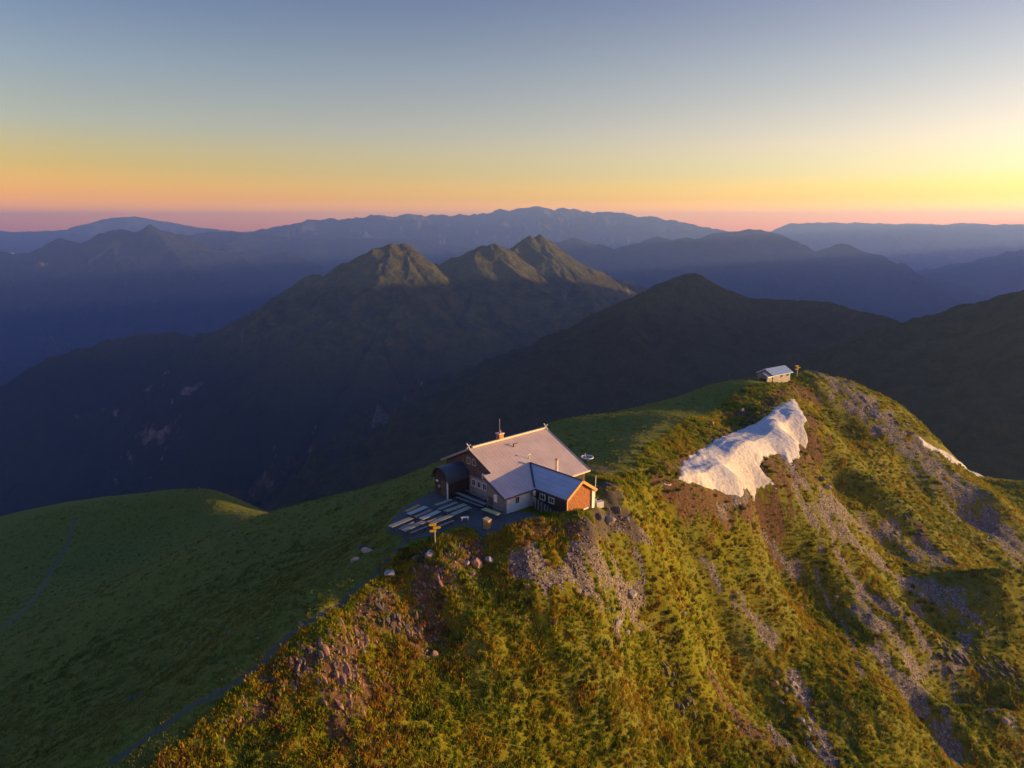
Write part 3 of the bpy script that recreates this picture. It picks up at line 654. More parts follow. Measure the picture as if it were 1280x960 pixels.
# roofs
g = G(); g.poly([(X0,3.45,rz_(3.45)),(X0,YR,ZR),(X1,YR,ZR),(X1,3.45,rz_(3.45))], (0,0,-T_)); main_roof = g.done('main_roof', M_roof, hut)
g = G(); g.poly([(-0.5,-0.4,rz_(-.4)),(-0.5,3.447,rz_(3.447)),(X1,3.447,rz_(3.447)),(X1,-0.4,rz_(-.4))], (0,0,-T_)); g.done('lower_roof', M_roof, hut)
g = G(); g.poly([(X0,YR+0.003,ZR),(X0,13.5,rz_(13.5)),(X1,13.5,rz_(13.5)),(X1,YR+0.003,ZR)], (0,0,-T_)); g.done('north_roof', M_roof, hut)
XM = 7.29; ZA = rz_(3.23); KA = (ZA-ZE)/(XM-4.64); YE = -5.73
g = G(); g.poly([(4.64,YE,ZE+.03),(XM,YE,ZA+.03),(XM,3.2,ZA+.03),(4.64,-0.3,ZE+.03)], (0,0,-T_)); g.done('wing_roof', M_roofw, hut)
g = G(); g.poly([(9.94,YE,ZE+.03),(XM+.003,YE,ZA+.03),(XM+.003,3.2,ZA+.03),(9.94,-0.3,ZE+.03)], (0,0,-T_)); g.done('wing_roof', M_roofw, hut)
G().bar((4.60,-0.32,ZE+.07),(XM-.03,3.22,ZA+.06), 0.22, 0.05).done('valley_flashing', M_flash, hut)
G().bar((XM,YE-.02,ZA+.06),(XM,3.3,ZA+.06), 0.16, 0.10).done('wing_ridge_cap', M_flash, hut)
G().bar((X0+.7,YR,ZR+.10),(X1-.3,YR,ZR+.10), 0.30, 0.20).done('ridge_cap', M_ridge, hut)
# verges, fascias, gutters
for a0, a1 in ((3.5, YR), (YR, 13.5)):
    G().bar((X0-.03,a0,rz_(a0)-.06),(X0-.03,a1,rz_(a1)-.06), 0.06, 0.26).done('bargeboard', M_flash if a0 < 5 else M_metal, hut)
    G().bar((X1+.03,max(a0,-.4) if a0>5 else -0.4,rz_(a0 if a0>5 else -.4)-.06),(X1+.03,a1,rz_(a1)-.06), 0.06, 0.26).done('bargeboard', M_metal, hut)
G().bar((-.53,-.4,rz_(-.4)-.06),(-.53,3.45,rz_(3.45)-.06), 0.06, 0.26).done('bargeboard', M_flash, hut)
G().bar((-.5,-.43,ZE-.16),(4.6,-.43,ZE-.16), 0.10, 0.16).done('gutter', M_flash, hut)
G().bar((4.61,YE+.06,ZE-.12),(4.61,-.45,ZE-.12), 0.10, 0.16).done('gutter', M_flash, hut)
G().bar((10.0,-.43,ZE-.16),(X1,-.43,ZE-.16), 0.10, 0.16).done('gutter', M_metal, hut)
for sx in (4.66, 9.92):
    G().bar((sx,YE-.04,ZE-.10),(XM,YE-.04,ZA-.08), 0.07, 0.34).done('verge_board', M_fascia, hut)
# soffit timbers and finials
for sx in (X0+.1, X1-.1):
    g = G(); g.bar((sx,YR-.45,ZR-.1),(sx,YR+.35,ZR+.62), 0.09); g.bar((sx,YR+.45,ZR-.1),(sx,YR-.35,ZR+.62), 0.09); g.done('finial', M_white, hut)
# wing walls: dark timber side, shingled end over a white base
G().box(4.95, 5.15, -5.37, -0.003, -1.0, ZE-.2).done('wing_side_wall', M_wood, hut)
G().box(9.4, 9.6, -5.37, -0.003, -1.0, ZE-.2).done('wing_side_wall', M_wood, hut)
def wz(x): return ZA-.16-KA*abs(x-XM)
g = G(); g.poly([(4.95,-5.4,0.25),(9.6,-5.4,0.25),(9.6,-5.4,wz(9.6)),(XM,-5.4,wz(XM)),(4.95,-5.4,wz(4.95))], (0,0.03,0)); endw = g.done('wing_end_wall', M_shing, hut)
endw['label'] = 'sunlit orange shingled end wall of the wing'
g = G(); rr = random.Random(4); z = 0.22
while z < ZA-.25:
    hw = min(2.33, (ZA-.2-z-.19)/KA)
    x = XM-hw if z > ZE-.4 else 4.95
    xe = XM+hw if z > ZE-.4 else 9.2
    while x < xe-.05:
        wd = rr.uniform(.13, .24); t = rr.uniform(.025, .06)
        b0 = z+rr.uniform(-.025, .025)
        g.poly([(x+.006,-5.4,b0),(x+min(wd,xe-x)-.006,-5.4,b0),(x+min(wd,xe-x)-.006,-5.4,b0+.19),(x+.006,-5.4,b0+.19)], (0,-t,0)); x += wd
    z += .185
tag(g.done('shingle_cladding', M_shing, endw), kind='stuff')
G().box(4.97, 9.58, -5.37, -5.2, -1.0, 0.247).done('wing_base', M_plaster, hut)
G().box(9.22, 9.68, -5.62, -5.18, -1.0, wz(9.45)-.02).done('corner_pillar', M_white, hut)
G().box(4.9, 5.06, -5.47, -5.38, -0.2, ZE-.2).done('corner_board', M_fascia, hut)
# shingles on the upper front gable
g = G(); z = 2.6
while z < ZR-.5:
    a0 = 3.35; a1 = wy1
    lo = max(3.35, (z+.45+T_-ZE)/K-0.3); hi = min(wy1, YR+(ZR-(z+.45+T_))/K)
    x = lo
    while x < hi-.05:
        wd = min(rr.uniform(.2, .34), hi-x); t = rr.uniform(.02, .06)
        g.poly([(wx0,x+.008,z),(wx0,x+wd-.008,z),(wx0,x+wd-.008,z+.24),(wx0,x+.008,z+.24)], (-t,0,0)); x += wd
    z += .235
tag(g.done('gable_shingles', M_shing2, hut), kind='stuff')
def window(parent, c, wd, ht, ax, sgn, fm=M_frame, lab=None):
    """ax: 'x' = wall facing along x, 'y' = along y; c is the centre on the wall plane"""
    def bb(g, u0, u1, z0, z1, d0, d1):
        if ax == 'x': g.box(min(c[0]+sgn*d0, c[0]+sgn*d1), max(c[0]+sgn*d0, c[0]+sgn*d1), c[1]+u0, c[1]+u1, c[2]+z0, c[2]+z1)
        else: g.box(c[0]+u0, c[0]+u1, min(c[1]+sgn*d0, c[1]+sgn*d1), max(c[1]+sgn*d0, c[1]+sgn*d1), c[2]+z0, c[2]+z1)
    t = 0.09; g = G()
    bb(g, -wd/2-t, -wd/2, -ht/2-t, ht/2+t, -0.02, .10); bb(g, wd/2, wd/2+t, -ht/2-t, ht/2+t, -0.02, .10)
    bb(g, -wd/2, wd/2, ht/2, ht/2+t, -0.02, .10); bb(g, -wd/2, wd/2, -ht/2-t, -ht/2, -0.02, .12)
    bb(g, -.02, .02, -ht/2, ht/2, 0.0, .06)
    f = g.done('window', fm, parent)
    g = G(); bb(g, -wd/2, wd/2, -ht/2, ht/2, -0.01, .035); g.done('pane', M_glass, f)
    if lab: f['label'] = lab
    return f
for a in (7.3, 6.25, 5.2): window(hut, (wx0-.07, a, 1.75), .62, .78, 'x', -1, M_white)
for a in (8.3, 7.25): window(hut, (wx0-.05, a, 4.45), .5, .7, 'x', -1)
window(hut, (1.95, 0.003, 1.35), .62, .8, 'y', -1, M_white)
for a in (-1.4, -2.9): window(hut, (4.95, a, 1.35), .75, .6, 'x', -1, M_white)
window(hut, (9.6+2.2, 0.0, 1.3), .7, .7, 'y', -1)
G().box(wx0-.16, wx0-.09, 4.75, 5.65, 2.75, 3.45).done('notice_board', M_white, hut)
G().box(-.08, -.004, 1.35, 1.95, 1.15, 2.1).done('notice_board', M_white, hut)
# door on the lean-to front
g = G(); g.box(-.06, -.003, 2.2, 3.0, -0.0, 1.5); d_ = g.done('cellar_door', M_brown, hut)
# chimney, flue, vents, antenna
ch = G().box(6.0, 6.75, YR-.1, YR+.6, ZR-.5, ZR+.85).done('chimney', M_brick, hut)
G().box(5.92, 6.83, YR-.18, YR+.68, ZR+.85, ZR+.95).done('chimney_cap', M_ridge, ch)
G().tube((6.38,YR+.25,ZR+.95),(6.38,YR+.25,ZR+1.35), .14, 10).done('chimney_pot', M_brick, ch)
G().tube((7.0,YR+1.0,ZR-.6),(7.0,YR+1.0,ZR+2.6), .03, 6).done('antenna_pole', M_metal, hut)
g = G(); g.tube((9.75,0.9,rz_(.9)-.2),(9.75,0.9,rz_(.9)+1.55), .17, 12); fl = g.done('flue_pipe', M_ridge, hut)
G().tube((9.75,0.9,rz_(.9)+1.6),(9.75,0.9,rz_(.9)+1.72), .26, 12, .12).done('flue_cowl', M_fascia, fl)
g = G(); g.tube((7.2,6.3,rz_(6.3)-.1),(7.2,6.3,rz_(6.3)+.35), .09, 8); g.bar((7.1,6.3,rz_(6.3)+.38),(7.9,6.3,rz_(6.3)+.38), .08); g.done('roof_vent', M_wood, hut)
g = G(); g.tube((7.7,3.9,rz_(3.9)-.1),(7.7,3.9,rz_(3.9)+.55), .05, 8); g.bar((7.5,3.9,rz_(3.9)+.55),(7.95,3.9,rz_(3.9)+.62), .10); g.done('roof_vent', M_metal, hut)
# timber stair with railing in front of the wing
st = empty('stair'); st.parent = hut
for i in range(8):
    x = 4.3; y = -5.0+i*0.55; zt = -0.3+i*0.15
    G().box(3.75, 4.9, y, y+.5, zt-.06, zt).done('step', M_wood, st)
for i in range(9):
    y = -5.0+i*0.52; zt = -0.35+i*.13
    G().bar((3.72,y,zt-.4),(3.72,y,zt+1.05), .13).done('baluster', M_bench, st)
G().bar((3.72,-5.2,0.62),(3.72,-.5,1.85), .10).done('handrail', M_wood, st)
G().bar((4.3,-.25,0.1),(4.3,-.6,2.05), .30, .22).done('sloping_post', M_white, st)
# barrel roofed porch on the front gable
PX0, PX1, PY0, PY1 = -1.9, wx0-.003, 8.45, 11.35; PC = (PY0+PY1)/2; PR = (PY1-PY0)/2; PZ = 2.2
porch = empty('porch'); porch.parent = hut; porch['label'] = 'dark timber porch with a rounded barrel roof'
def arch(r, n=12, zc=PZ, s=1.0): return [(PC+r*math.cos(math.pi*i/n), zc+r*s*math.sin(math.pi*i/n)) for i in range(n+1)]
g = G()
ro, ri = arch(PR+.28, 16), arch(PR+.16, 16); b = len(g.v)
for x in (PX0-.35, PX1):
    g.v += [(x,)+p for p in ro] + [(x,)+p for p in ri]
n_ = 17
for i in range(16):
    g.f += [(i, i+1, 2*n_+i+1, 2*n_+i), (n_+i+1, n_+i, 3*n_+i, 3*n_+i+1), (i+1, i, n_+i, n_+i+1), (2*n_+i, 2*n_+i+1, 3*n_+i+1, 3*n_+i)]
g.f += [(0, 2*n_, 3*n_, n_), (16, n_+16, 3*n_+16, 2*n_+16)]
g.done('porch_roof', M_flash, porch)
for y0 in (PY0, PY1-.15): G().box(PX0+.02, PX1, y0, y0+.15, -0.3, PZ+.2).done('porch_side_wall', M_wood, porch)
g = G(); fr = arch(PR-.02, 12)
g.poly([(PX0,)+p for p in fr], (.1,0,0)); g.done('porch_gable', M_wood, porch)
G().box(PX0, PX0+.1, PY0+1.75, PY1-.003, -0.3, PZ).done('porch_front_wall', M_wood, porch)
G().box(PX0, PX0+.1, PY0+.003, PY0+.55, -0.3, PZ).done('porch_front_wall', M_wood, porch)
G().box(PX0+.03, PX0+.07, PY0+.56, PY0+1.74, -0.0, PZ-.02).done('porch_door', M_brown, porch)
G().bar((PX0-.12,PY0+.1,0),(PX0-.12,PY0+.1,PZ+.1), .14).done('porch_post', M_white, porch)
G().box(PX0-.04, PX0-.005, PY1-.75, PY1-.25, 1.75, 2.0).done('porch_sign', M_white, porch)
G().tube((PX0-.05,PY1-.95,1.25),(PX0-.005,PY1-.95,1.25), .22, 14).done('round_plaque', M_metal, porch)

# courtyard things by the wing end
def hl(s, a, z=0): 
    q = hut_w(s, a, z); return (q[0], q[1], gz(q[0], q[1]) if z is None else z)
fp = tag(G().tube((0,0,-.3),(.12,.05,3.4), .06, 8, .045).done('leaning_pole', M_white, loc=hl(11.2,-4.3,None)), 'thin white pole leaning upright behind the shingled end of the wing', 'pole')
def crate(loc, s, m, lab, rz):
    e = empty('storage_crate', loc, rz); tag(e, lab, 'crate')
    for k, (a, b2, c, d) in enumerate(((-s/2,s/2,-s*.35,-s*.35+.03),(-s/2,s/2,s*.35-.03,s*.35),(-s/2,-s/2+.03,-s*.35+.03,s*.35-.03),(s/2-.03,s/2,-s*.35+.03,s*.35-.03))):
        for j in range(3): G().box(a, b2, c, d, .03+j*s*.26, .03+j*s*.26+s*.22).done('slat', m, e)
    G().box(-s/2+.03, s/2-.03, -s*.35+.03, s*.35-.03, .02, .05).done('base_board', m, e)
    G().box(-s/2-.02, s/2+.02, -s*.35-.02, s*.35+.02, s*.78, s*.82).done('lid', m, e)
crate(hl(10.6,-5.6,None), .95, M_white, 'pale crate on the stones right of the wing end', .4)
crate(hl(10.6,-4.6,None), .8, M_redwood, 'reddish crate between the pale crate and the wing end wall', .9)
# satellite dish behind the hut
dp = ground_hit(734,577); e = empty('satellite_dish', tuple(dp), 0.3); tag(e, 'round white dish lying on the grass behind the right end of the hut roof', 'dish')
g = G(); N_ = 20
for ri_, zz in ((.05, .30), (.35, .34), (.65, .45), (.88, .66)): g.v += [(ri_*math.cos(i*6.28318/N_), ri_*math.sin(i*6.28318/N_), zz) for i in range(N_)]
for k in range(3): g.f += [(k*N_+i, k*N_+(i+1) % N_, (k+1)*N_+(i+1) % N_, (k+1)*N_+i) for i in range(N_)]
g.f.append(tuple(range(N_)))
bo = g.done('bowl', simple('dish_grey', (0.30, 0.31, 0.33), .6, .1), e); m_ = bo.modifiers.new('thick', 'SOLIDIFY'); m_.thickness = .04
g = G()
for i in range(N_):
    a0, a1 = i*6.28318/N_, (i+1)*6.28318/N_; g.bar((.9*math.cos(a0), .9*math.sin(a0), .68), (.9*math.cos(a1), .9*math.sin(a1), .68), .12, .12)
g.done('rim', M_white, e)
G().bar((-.2,0,.3),(-.35,0,1.35), .06).done('feed_arm', M_white, e)
G().tube((0,0,-.3),(0,0,.32), .18, 10).done('pedestal', M_metal, e)

# ------------------------------------------------------------------ terrace furniture
TPOLY = [tuple(p[:2]) for p in TER]
g = G(); g.poly([(x, y, 0.03) for x, y in TPOLY], (0, 0, -.35)); 
def terr_mat():
    b = NB('terrace_paving'); v = b.mapv((1,1,1), (0,0,-HUT_AZ)); br = b.n('ShaderNodeTexBrick'); br.inputs['Scale'].default_value = 1.4; br.inputs['Mortar Size'].default_value = .012
    b.l(v, br.inputs['Vector']); n = b.noise(1.2, 6, .7)
    br.inputs['Color1'].default_value = (.085,.082,.08,1); br.inputs['Color2'].default_value = (.11,.107,.105,1); br.inputs['Mortar'].default_value = (.045,.045,.05,1)
    b.color(b.mix(b.ramp(n, [(.35, 0), (.7, .6)]), br.outputs[0], (.085,.08,.075))); b.bump(n, .03); return b.m
tag(g.done('terrace', terr_mat()), 'grey paved terrace in front of the hut', kind='structure')
def plank_thing(kind, p0, p1, mat, label, zt):
    a = Vector(at_z(p0[0], p0[1], zt)); b = Vector(at_z(p1[0], p1[1], zt)); c = (a+b)/2; L = (b-a).length; th = math.atan2(b.y-a.y, b.x-a.x)
    wd = {'t': .72, 'n': .50, 'b': .27}[kind]; nm = 'beer_garden_table' if kind != 'b' else 'beer_garden_bench'
    e = empty(nm, (c.x, c.y, 0.03), th); tag(e, label, 'table' if kind != 'b' else 'bench', 'tables and benches set out on the terrace'); h = zt-.03
    npl = 3 if kind != 'b' else 1
    for i in range(npl):
        y0 = -wd/2+i*wd/npl
        G().box(-L/2, L/2, y0+.006, y0+wd/npl-.006, h-.035, h).done('plank', mat, e)
    for sx in (-1, 1):
        x = sx*(L/2-.35); g = G(); g.bar((x,-wd*.42,0),(x,-wd*.36,h-.036), .045); g.bar((x,wd*.42,0),(x,wd*.36,h-.036), .045); g.bar((x,-wd*.4,h*.35),(x,wd*.4,h*.35), .035); g.done('leg', M_wood, e)
    return e
for a in [
    ('n', (507.5,639), (524,631), M_orange, 'short orange table at the far left corner of the terrace'),
    ('t', (510.5,642.5), (532.5,633), M_whitish, 'whitish table just in front of the short orange one'),
    ('n', (518.5,646), (539,637), M_redwood, 'reddish table behind the whitish table near the terrace left edge'),
    ('t', (526,648.5), (549,638.5), M_whitish, 'bleached table right of the reddish one in the middle of the left row'),
    ('b', (533,652), (553,644.5), M_bench, 'narrow grey bench left of the widest table in the terrace middle'),
    ('t', (539,654), (564,643.5), M_table, 'widest pale table in the middle of the terrace'),
    ('b', (548,657.5), (567,650.5), M_bench, 'narrow grey bench nearest the small white stool'),
    ('t', (487.5,658), (514,647), M_table, 'pale table at the outermost left end of the terrace'),
    ('b', (499,661), (517,652), M_purple, 'mauve grey bench between the two pale tables at the left end'),
    ('t', (503.5,663), (530,651.5), M_table, 'pale table nearest the start of the footpath'),
    ('b', (513,666), (534,657.5), M_bench, 'lowest bench, directly above the yellow signpost'),
    ('n', (544.5,631), (564,624), M_table, 'pale table standing right at the foot of the porch'),
    ('n', (548,636.5), (571,627.5), M_bench, 'darker weathered table next to the one at the porch foot'),
    ('t', (556.5,639), (582,630), M_table, 'pale table in the far row, left of the last one'),
    ('t', (565,643), (587,633.5), M_table, 'last pale table of the far row nearest the hut wall'),
    ('n', (571,615.5), (607,630), M_bench, 'long grey table along the hut wall under the three windows'),
    ('b', (570,621), (603,633), M_bench, 'long bench in front of the wall table under the windows'),
    ('b', (581,612), (609,624), M_purple, 'long bench against the hut wall under the windows'),
    ('t', (604,635.5), (624,642.5), M_yellowp, 'yellowish table beside the corner of the lean-to wall'),
    ('b', (611,630), (628,638), M_purple, 'mauve bench against the lean-to wall behind the yellowish table')]:
    plank_thing(*a, zt=.78 if a[0] != 'b' else .50)
sp = at_z(581,652,0); e = empty('stool', (sp[0], sp[1], .03), .3); tag(e, 'small white stool alone on the paving right of the benches', 'stool')
G().box(-.45,.45,-.2,.2,.5,.55).done('seat', M_white, e)
for sx in (-1,1):
    for sy in (-1,1): G().bar((sx*.38,sy*.15,0),(sx*.33,sy*.12,.5), .06).done('leg', M_bench, e)
bp = at_z(609,661,0); e = empty('wooden_box', (bp[0], bp[1], .02), HUT_AZ+.15); tag(e, 'upright wooden box glowing orange in the sun on the terrace edge', 'box')
for i in range(4): G().box(-.3,.3,-.34,-.30,.04+i*.26,.27+i*.26).done('board', M_fascia, e)
for i in range(4): G().box(-.3,.3,.30,.34,.04+i*.26,.27+i*.26).done('board', M_fascia, e)
for sx in (-1,1):
    for i in range(4): G().box(sx*.3-.03,sx*.3+.03,-.298,.298,.04+i*.26,.27+i*.26).done('board', M_fascia, e)
G().poly([(-.38,-.4,1.09),(.38,-.4,1.09),(.38,.4,1.2),(-.38,.4,1.2)], (0,0,.05)).done('lid', M_table, e)
# yellow way marker posts
def signpost(px, py, hgt, lab, s=1.0):
    p = ground_hit(px, py); e = empty('signpost', tuple(p), 0.15); tag(e, lab, 'signpost', 'yellow hiking signposts')
    G().tube((0,0,-.3),(0,0,hgt), .05*s, 10).done('post', M_metal, e)
    for i, (w0, w1, z) in enumerate(((-.42,.16,hgt-.26),(-.15,.42,hgt-.56),(-.36,.14,hgt-.86))):
        w0 *= s; w1 *= s; z = hgt-(hgt-z)*s
        tip = w0-.16*s if i != 1 else w0; tip2 = w1+.16*s if i == 1 else w1
        bo = G().poly([(w0,-.07,z),(w1,-.07,z),(tip2,-.07,z+.12*s),(w1,-.07,z+.24*s),(w0,-.07,z+.24*s),(tip,-.07,z+.12*s)], (0,.03,0)).done('direction_board', M_yellow, e)
    return e
signpost(544,685, 2.7, 'signpost with yellow direction boards on the grass below the terrace', 1.15)
signpost(996,472, 3.3, 'tiny yellow signpost on the ridge top right of the small hut', 1.5)

# ------------------------------------------------------------------ the small hut on the ridge
p = ground_hit(957,474); cab = empty('small_hut', (p[0], p[1], p[2]-.2), R(90-55)); tag(cab, 'small whitewashed hut with a blue metal roof on the far end of the ridge', 'hut')
M_cab = simple('grey_limewash', (0.30, 0.29, 0.29), 0.95, 0.25, 2.0, 0.02)
# local x runs away to the right, y to the left
L_, W_, E2, R2 = 7.4, 4.4, 1.7, 2.9
g = G(); g.poly([(0,-W_/2,-1.5),(0,W_/2,-1.5),(0,W_/2,E2),(0,0,R2-.1),(0,-W_/2,E2)], (.2,0,0)); g.done('front_wall', M_cab, cab)
g = G(); g.poly([(L_-.2,-W_/2,-1.5),(L_-.2,W_/2,-1.5),(L_-.2,W_/2,E2),(L_-.2,0,R2-.1),(L_-.2,-W_/2,E2)], (.2,0,0)); g.done('rear_wall', M_cab, cab)
for s_ in (-1, 1):
    G().box(.2, L_-.2, *sorted((s_*(W_/2-.2), s_*W_/2)), -1.5, E2-.05).done('side_wall', M_cab, cab)
    g = G(); k2 = (R2-E2)/(W_/2); g.poly([(-.5,0.003*s_,R2+.1),(L_+.6,.003*s_,R2+.1),(L_+.6,s_*(W_/2+.45),E2+.1-.45*k2),(-.5,s_*(W_/2+.45),E2+.1-.45*k2)], (0,0,-.12)); g.done('roof_side', simple('blue_sheet_metal', (.26,.36,.52), .5, .12, metal=.3), cab)
    G().bar((-.53,0,R2+.02),(-.53,s_*(W_/2+.45),E2+.02-.45*k2), .06, .2).done('bargeboard', M_white, cab)
window(cab, (3.6, -W_/2, 1.0), .7, .6, 'y', -1); window(cab, (6.2, -W_/2, 1.0), .7, .6, 'y', -1)
# porch of the small hut
g = G(); vz = 1.75
for s_ in (-1, 1):
    G().bar((-2.0,s_*1.25-.6,-.8),(-2.0,s_*1.25-.6,1.35), .35).done('porch_pillar', M_cab, cab)
    g = G(); g.poly([(-2.4,-.6+.003*s_,2.15),(-.003,-.6+.003*s_,2.15),(-.003,-.6+s_*1.75,1.35),(-2.4,-.6+s_*1.75,1.35)], (0,0,-.12)); g.done('porch_roof', M_metal, cab)
G().box(-1.95,-.003,-2.05,-1.85,-.9,1.3).done('porch_wall', M_cab, cab)
G().box(-.06,-.003,-1.05,-.1,-.5,1.35).done('door', M_wood, cab)

# ------------------------------------------------------------------ snow
def snow_mat():
    b = NB('old_snow'); n1 = b.noise(1.3, 7, .72); n2 = b.noise(6, 4, .7); v = b.vor(1.4)
    c = b.mix(b.ramp(n1, [(.46, 0), (.70, .65)]), (.50,.49,.51), (.27,.22,.20)); c = b.mix(b.ramp(n2, [(.62, 0), (.75, .35)]), c, (.26,.21,.19))
    b.color(c); b.b.inputs['Roughness'].default_value = .7; b.b.inputs['Subsurface Weight'].default_value = 0.0
    b.bump(b.math('ADD', b.math('MULTIPLY', v, .8), n2), .12); return b.m
M_snow = snow_mat()
def snow(name, P, label, crest=None, res=.22, thick=.28, group=None):
    x0, x1 = min(p[0] for p in P)-1, max(p[0] for p in P)+1; y0, y1 = min(p[1] for p in P)-1, max(p[1] for p in P)+1
    nx, ny = int((x1-x0)/res)+1, int((y1-y0)/res)+1; X, Y = np.meshgrid(np.linspace(x0, x1, nx), np.linspace(y0, y1, ny))
    wobx = .30*fbm(X/2.4, Y/2.4, 3, 90, gain=.55); ins = in_poly(X+wobx, Y-wobx, P); d, _ = pl_dist(X+wobx, Y-wobx, P+P[:1]); sd_ = np.where(ins, d, -d)
    Zg = H(X, Y); pos = np.maximum(sd_, 0)
    Z = Zg+.06+thick*(1-np.exp(-pos/1.1))+.05*fbm(X/1.4, Y/1.4, 4, 95)*np.minimum(1, pos)
    if crest is not None:
        Cp = [p[:2] for p in crest]; dc, par = pl_dist(X, Y, Cp); acc = [0.0]
        for a_, b_ in zip(Cp[:-1], Cp[1:]): acc.append(acc[-1]+math.hypot(b_[0]-a_[0], b_[1]-a_[1]))
        hc = np.interp(par, acc, [p[2] for p in crest]); up, _ = pl_dist(X, Y, P[:11])
        # signed side of the crest line: the strip behind it towards the slope, the face in front of it
        up_side = in_poly(X, Y, P[1:11]+Cp[::-1]); wup = up/(up+dc+1e-6)
        Z = Z+hc*np.where(up_side, pos/(pos+.3)*wup**1.2, pos/(pos+.55*dc+.1)*np.exp(-(dc/5.5)**1.6))
        Z = Z+np.where(up_side, .06*np.sin(dc*2.1+2*fbm(X/4, Y/4, 2, 4))*np.minimum(1, pos)*np.minimum(1, dc), 0)
    Z = np.where(sd_ > 0, Z, Zg-.25*np.minimum(1, -sd_*2))
    keep = sd_ > -.5; F4 = grid_faces(ny, nx); kf = keep.ravel()[F4].all(1); F4 = F4[kf]
    use, inv = np.unique(F4.ravel(), return_inverse=True); V = np.stack([X, Y, Z], -1).reshape(-1, 3)[use]
    o = link(name, mesh_np(name, V, inv.reshape(-1, 4), M_snow)); tag(o, label, 'snow patch', group); return o
gh = lambda L: [tuple(ground_hit(*p)[:2]) for p in L]
snow('snow_patch', SNOW1W, 'big snow patch lit pink below its blue shaded upper edge on the right slope', [(*at_z(px, py, zc)[:2], hh*.8+.05) for px, py, zc, hh in CREST])
snow('snow_patch', gh([(1148,547),(1155,551),(1175,562),(1200,577),(1222,591),(1229,596),(1217,592),(1197,581),(1172,566),(1153,554)]), 'narrow bright strip of snow along the right skyline of the ridge', thick=.35)
snow('snow_patch', gh([(829,611),(833,610),(841,612),(840,615),(832,615)]), 'tiny leftover scrap of snow left of the big snow patch', thick=.2, res=.08)

# ------------------------------------------------------------------ rocks
def rock_mesh(name, seed, sx, sy, sz, mat, cuts=9, sub=2, rough=.06):
    rr = random.Random(seed); bm = bmesh.new(); bmesh.ops.create_icosphere(bm, subdivisions=sub, radius=1.0)
    for _ in range(cuts):
        n = Vector((rr.gauss(0,1), rr.gauss(0,1), rr.gauss(0,.8))).normalized(); d = rr.uniform(.5, .82)
        for v in bm.verts:
            k = v.co.dot(n)-d
            if k > 0: v.co -= n*k
    for v in bm.verts:
        v.co += Vector((rr.gauss(0,1), rr.gauss(0,1), rr.gauss(0,1)))*rough*.6
        v.co.x *= sx; v.co.y *= sy; v.co.z *= sz
    me = bpy.data.meshes.new(name); bm.to_mesh(me); bm.free(); me.materials.append(mat); return me
for i, (px, py, s, m, lab) in enumerate([
    (537,699,1.0,M_rockp,'pale boulder on the grass below the yellow signpost'), (487,723,1.0,M_rockp,'pale boulder beside the bend of the footpath'),
    (459,690,.75,M_rockp,'grey boulder on the shaded slope left of the footpath, nearer the terrace'), (443,701,.7,M_rockp,'low grey boulder lowest of those left of the footpath'), (451,686,.6,M_rockd,'dark boulder uppermost of those left of the footpath'),
    (596,710,1.0,M_slate,'orange sunlit boulder below the terrace edge'), (612,706,.85,M_rockp,'grey shaded boulder just right of the orange sunlit one'), (583,708,.6,M_rockp,'small grey boulder left of the orange sunlit one'), (590,724,.6,M_slate,'small reddish boulder under the orange sunlit one'),
    (762,657,1.1,M_rockp,'flat bluish boulder in the yard right of the wing'), (748,650,.9,M_rockd,'dark boulder at the right foot of the wing end wall'), (772,648,.7,M_rockd,'dark rock behind the flat bluish boulder'), (783,660,.5,M_rockp,'pale rock at the right end of the yard'), (760,640,.6,M_rockd,'dark rock furthest back in the yard'),
    (789,746,1.2,M_rockp,'large grey boulder at the lower right end of the scree below the hut'), (772,780,.8,M_rockp,'grey boulder in the gully under the large scree boulder'), (783,795,.6,M_rockp,'smaller rock further down the same gully'), (765,765,.5,M_rockd,'small dark rock left in the gully under the scree'),
    (928,516,1.1,M_slate,'pinkish boulder above the big snow patch near the ridge line'), (890,531,.8,M_slate,'small boulder on the slope left above the big snow patch'), (1035,612,1.2,M_rockp,'grey boulder right below the big snow patch'), (1027,600,.9,M_rockd,'dark boulder just above the grey one below the snow'),
    (1150,745,.9,M_rockp,'pale rock on the scree above the shaded knoll'), (1256,905,1.0,M_rockp,'whitish boulder alone in the shade near the lower right corner'), (1045,750,.6,M_rockp,'small pale rock at the left edge of the main scree gully'), (693,780,.5,M_slate,'small orange rock on the lit slope below the scree'),
    (560,760,.6,M_slate,'reddish rock near the top of the lower grassy slope'), (542,822,.7,M_slate,'upright pinkish rock right of the slate outcrops'), (855,770,.6,M_rockp,'pale rock on the slope right of the gully'), (845,885,.7,M_rockd,'dark rock beside the dark outcrop at the bottom'),
    (1000,905,.8,M_rockp,'pale rock in the scree at the bottom right of centre'), (965,860,.6,M_slate,'reddish rock above the bottom scree'), (1120,668,.9,M_rockd,'dark rock in the hollow under the small crag'), (1098,622,.9,M_rockp,'pale rock on the small crag right of the snow'),
    (660,745,.6,M_slate,'pinkish rock left of the scree below the hut'), (1002,762,.6,M_slate,'orange rock on the open right slope')]):
    p = ground_hit(px, py); rr = random.Random(i*7+1)
    s *= .85; me = rock_mesh('boulder', i*13+5, s*rr.uniform(.8,1.1), s*rr.uniform(.65,.95), s*rr.uniform(.55,.8), m, rough=.05)
    o = link('boulder', me, loc=(p[0], p[1], p[2]+s*.22)); o.rotation_euler = (rr.uniform(-.2,.2), rr.uniform(-.2,.2), rr.uniform(0,6)); tag(o, lab, 'boulder')
slabs = [rock_mesh('rock_slab', 900+i, 1.0, .36, .24, M_slate, 12, 2, .05) for i in range(6)]
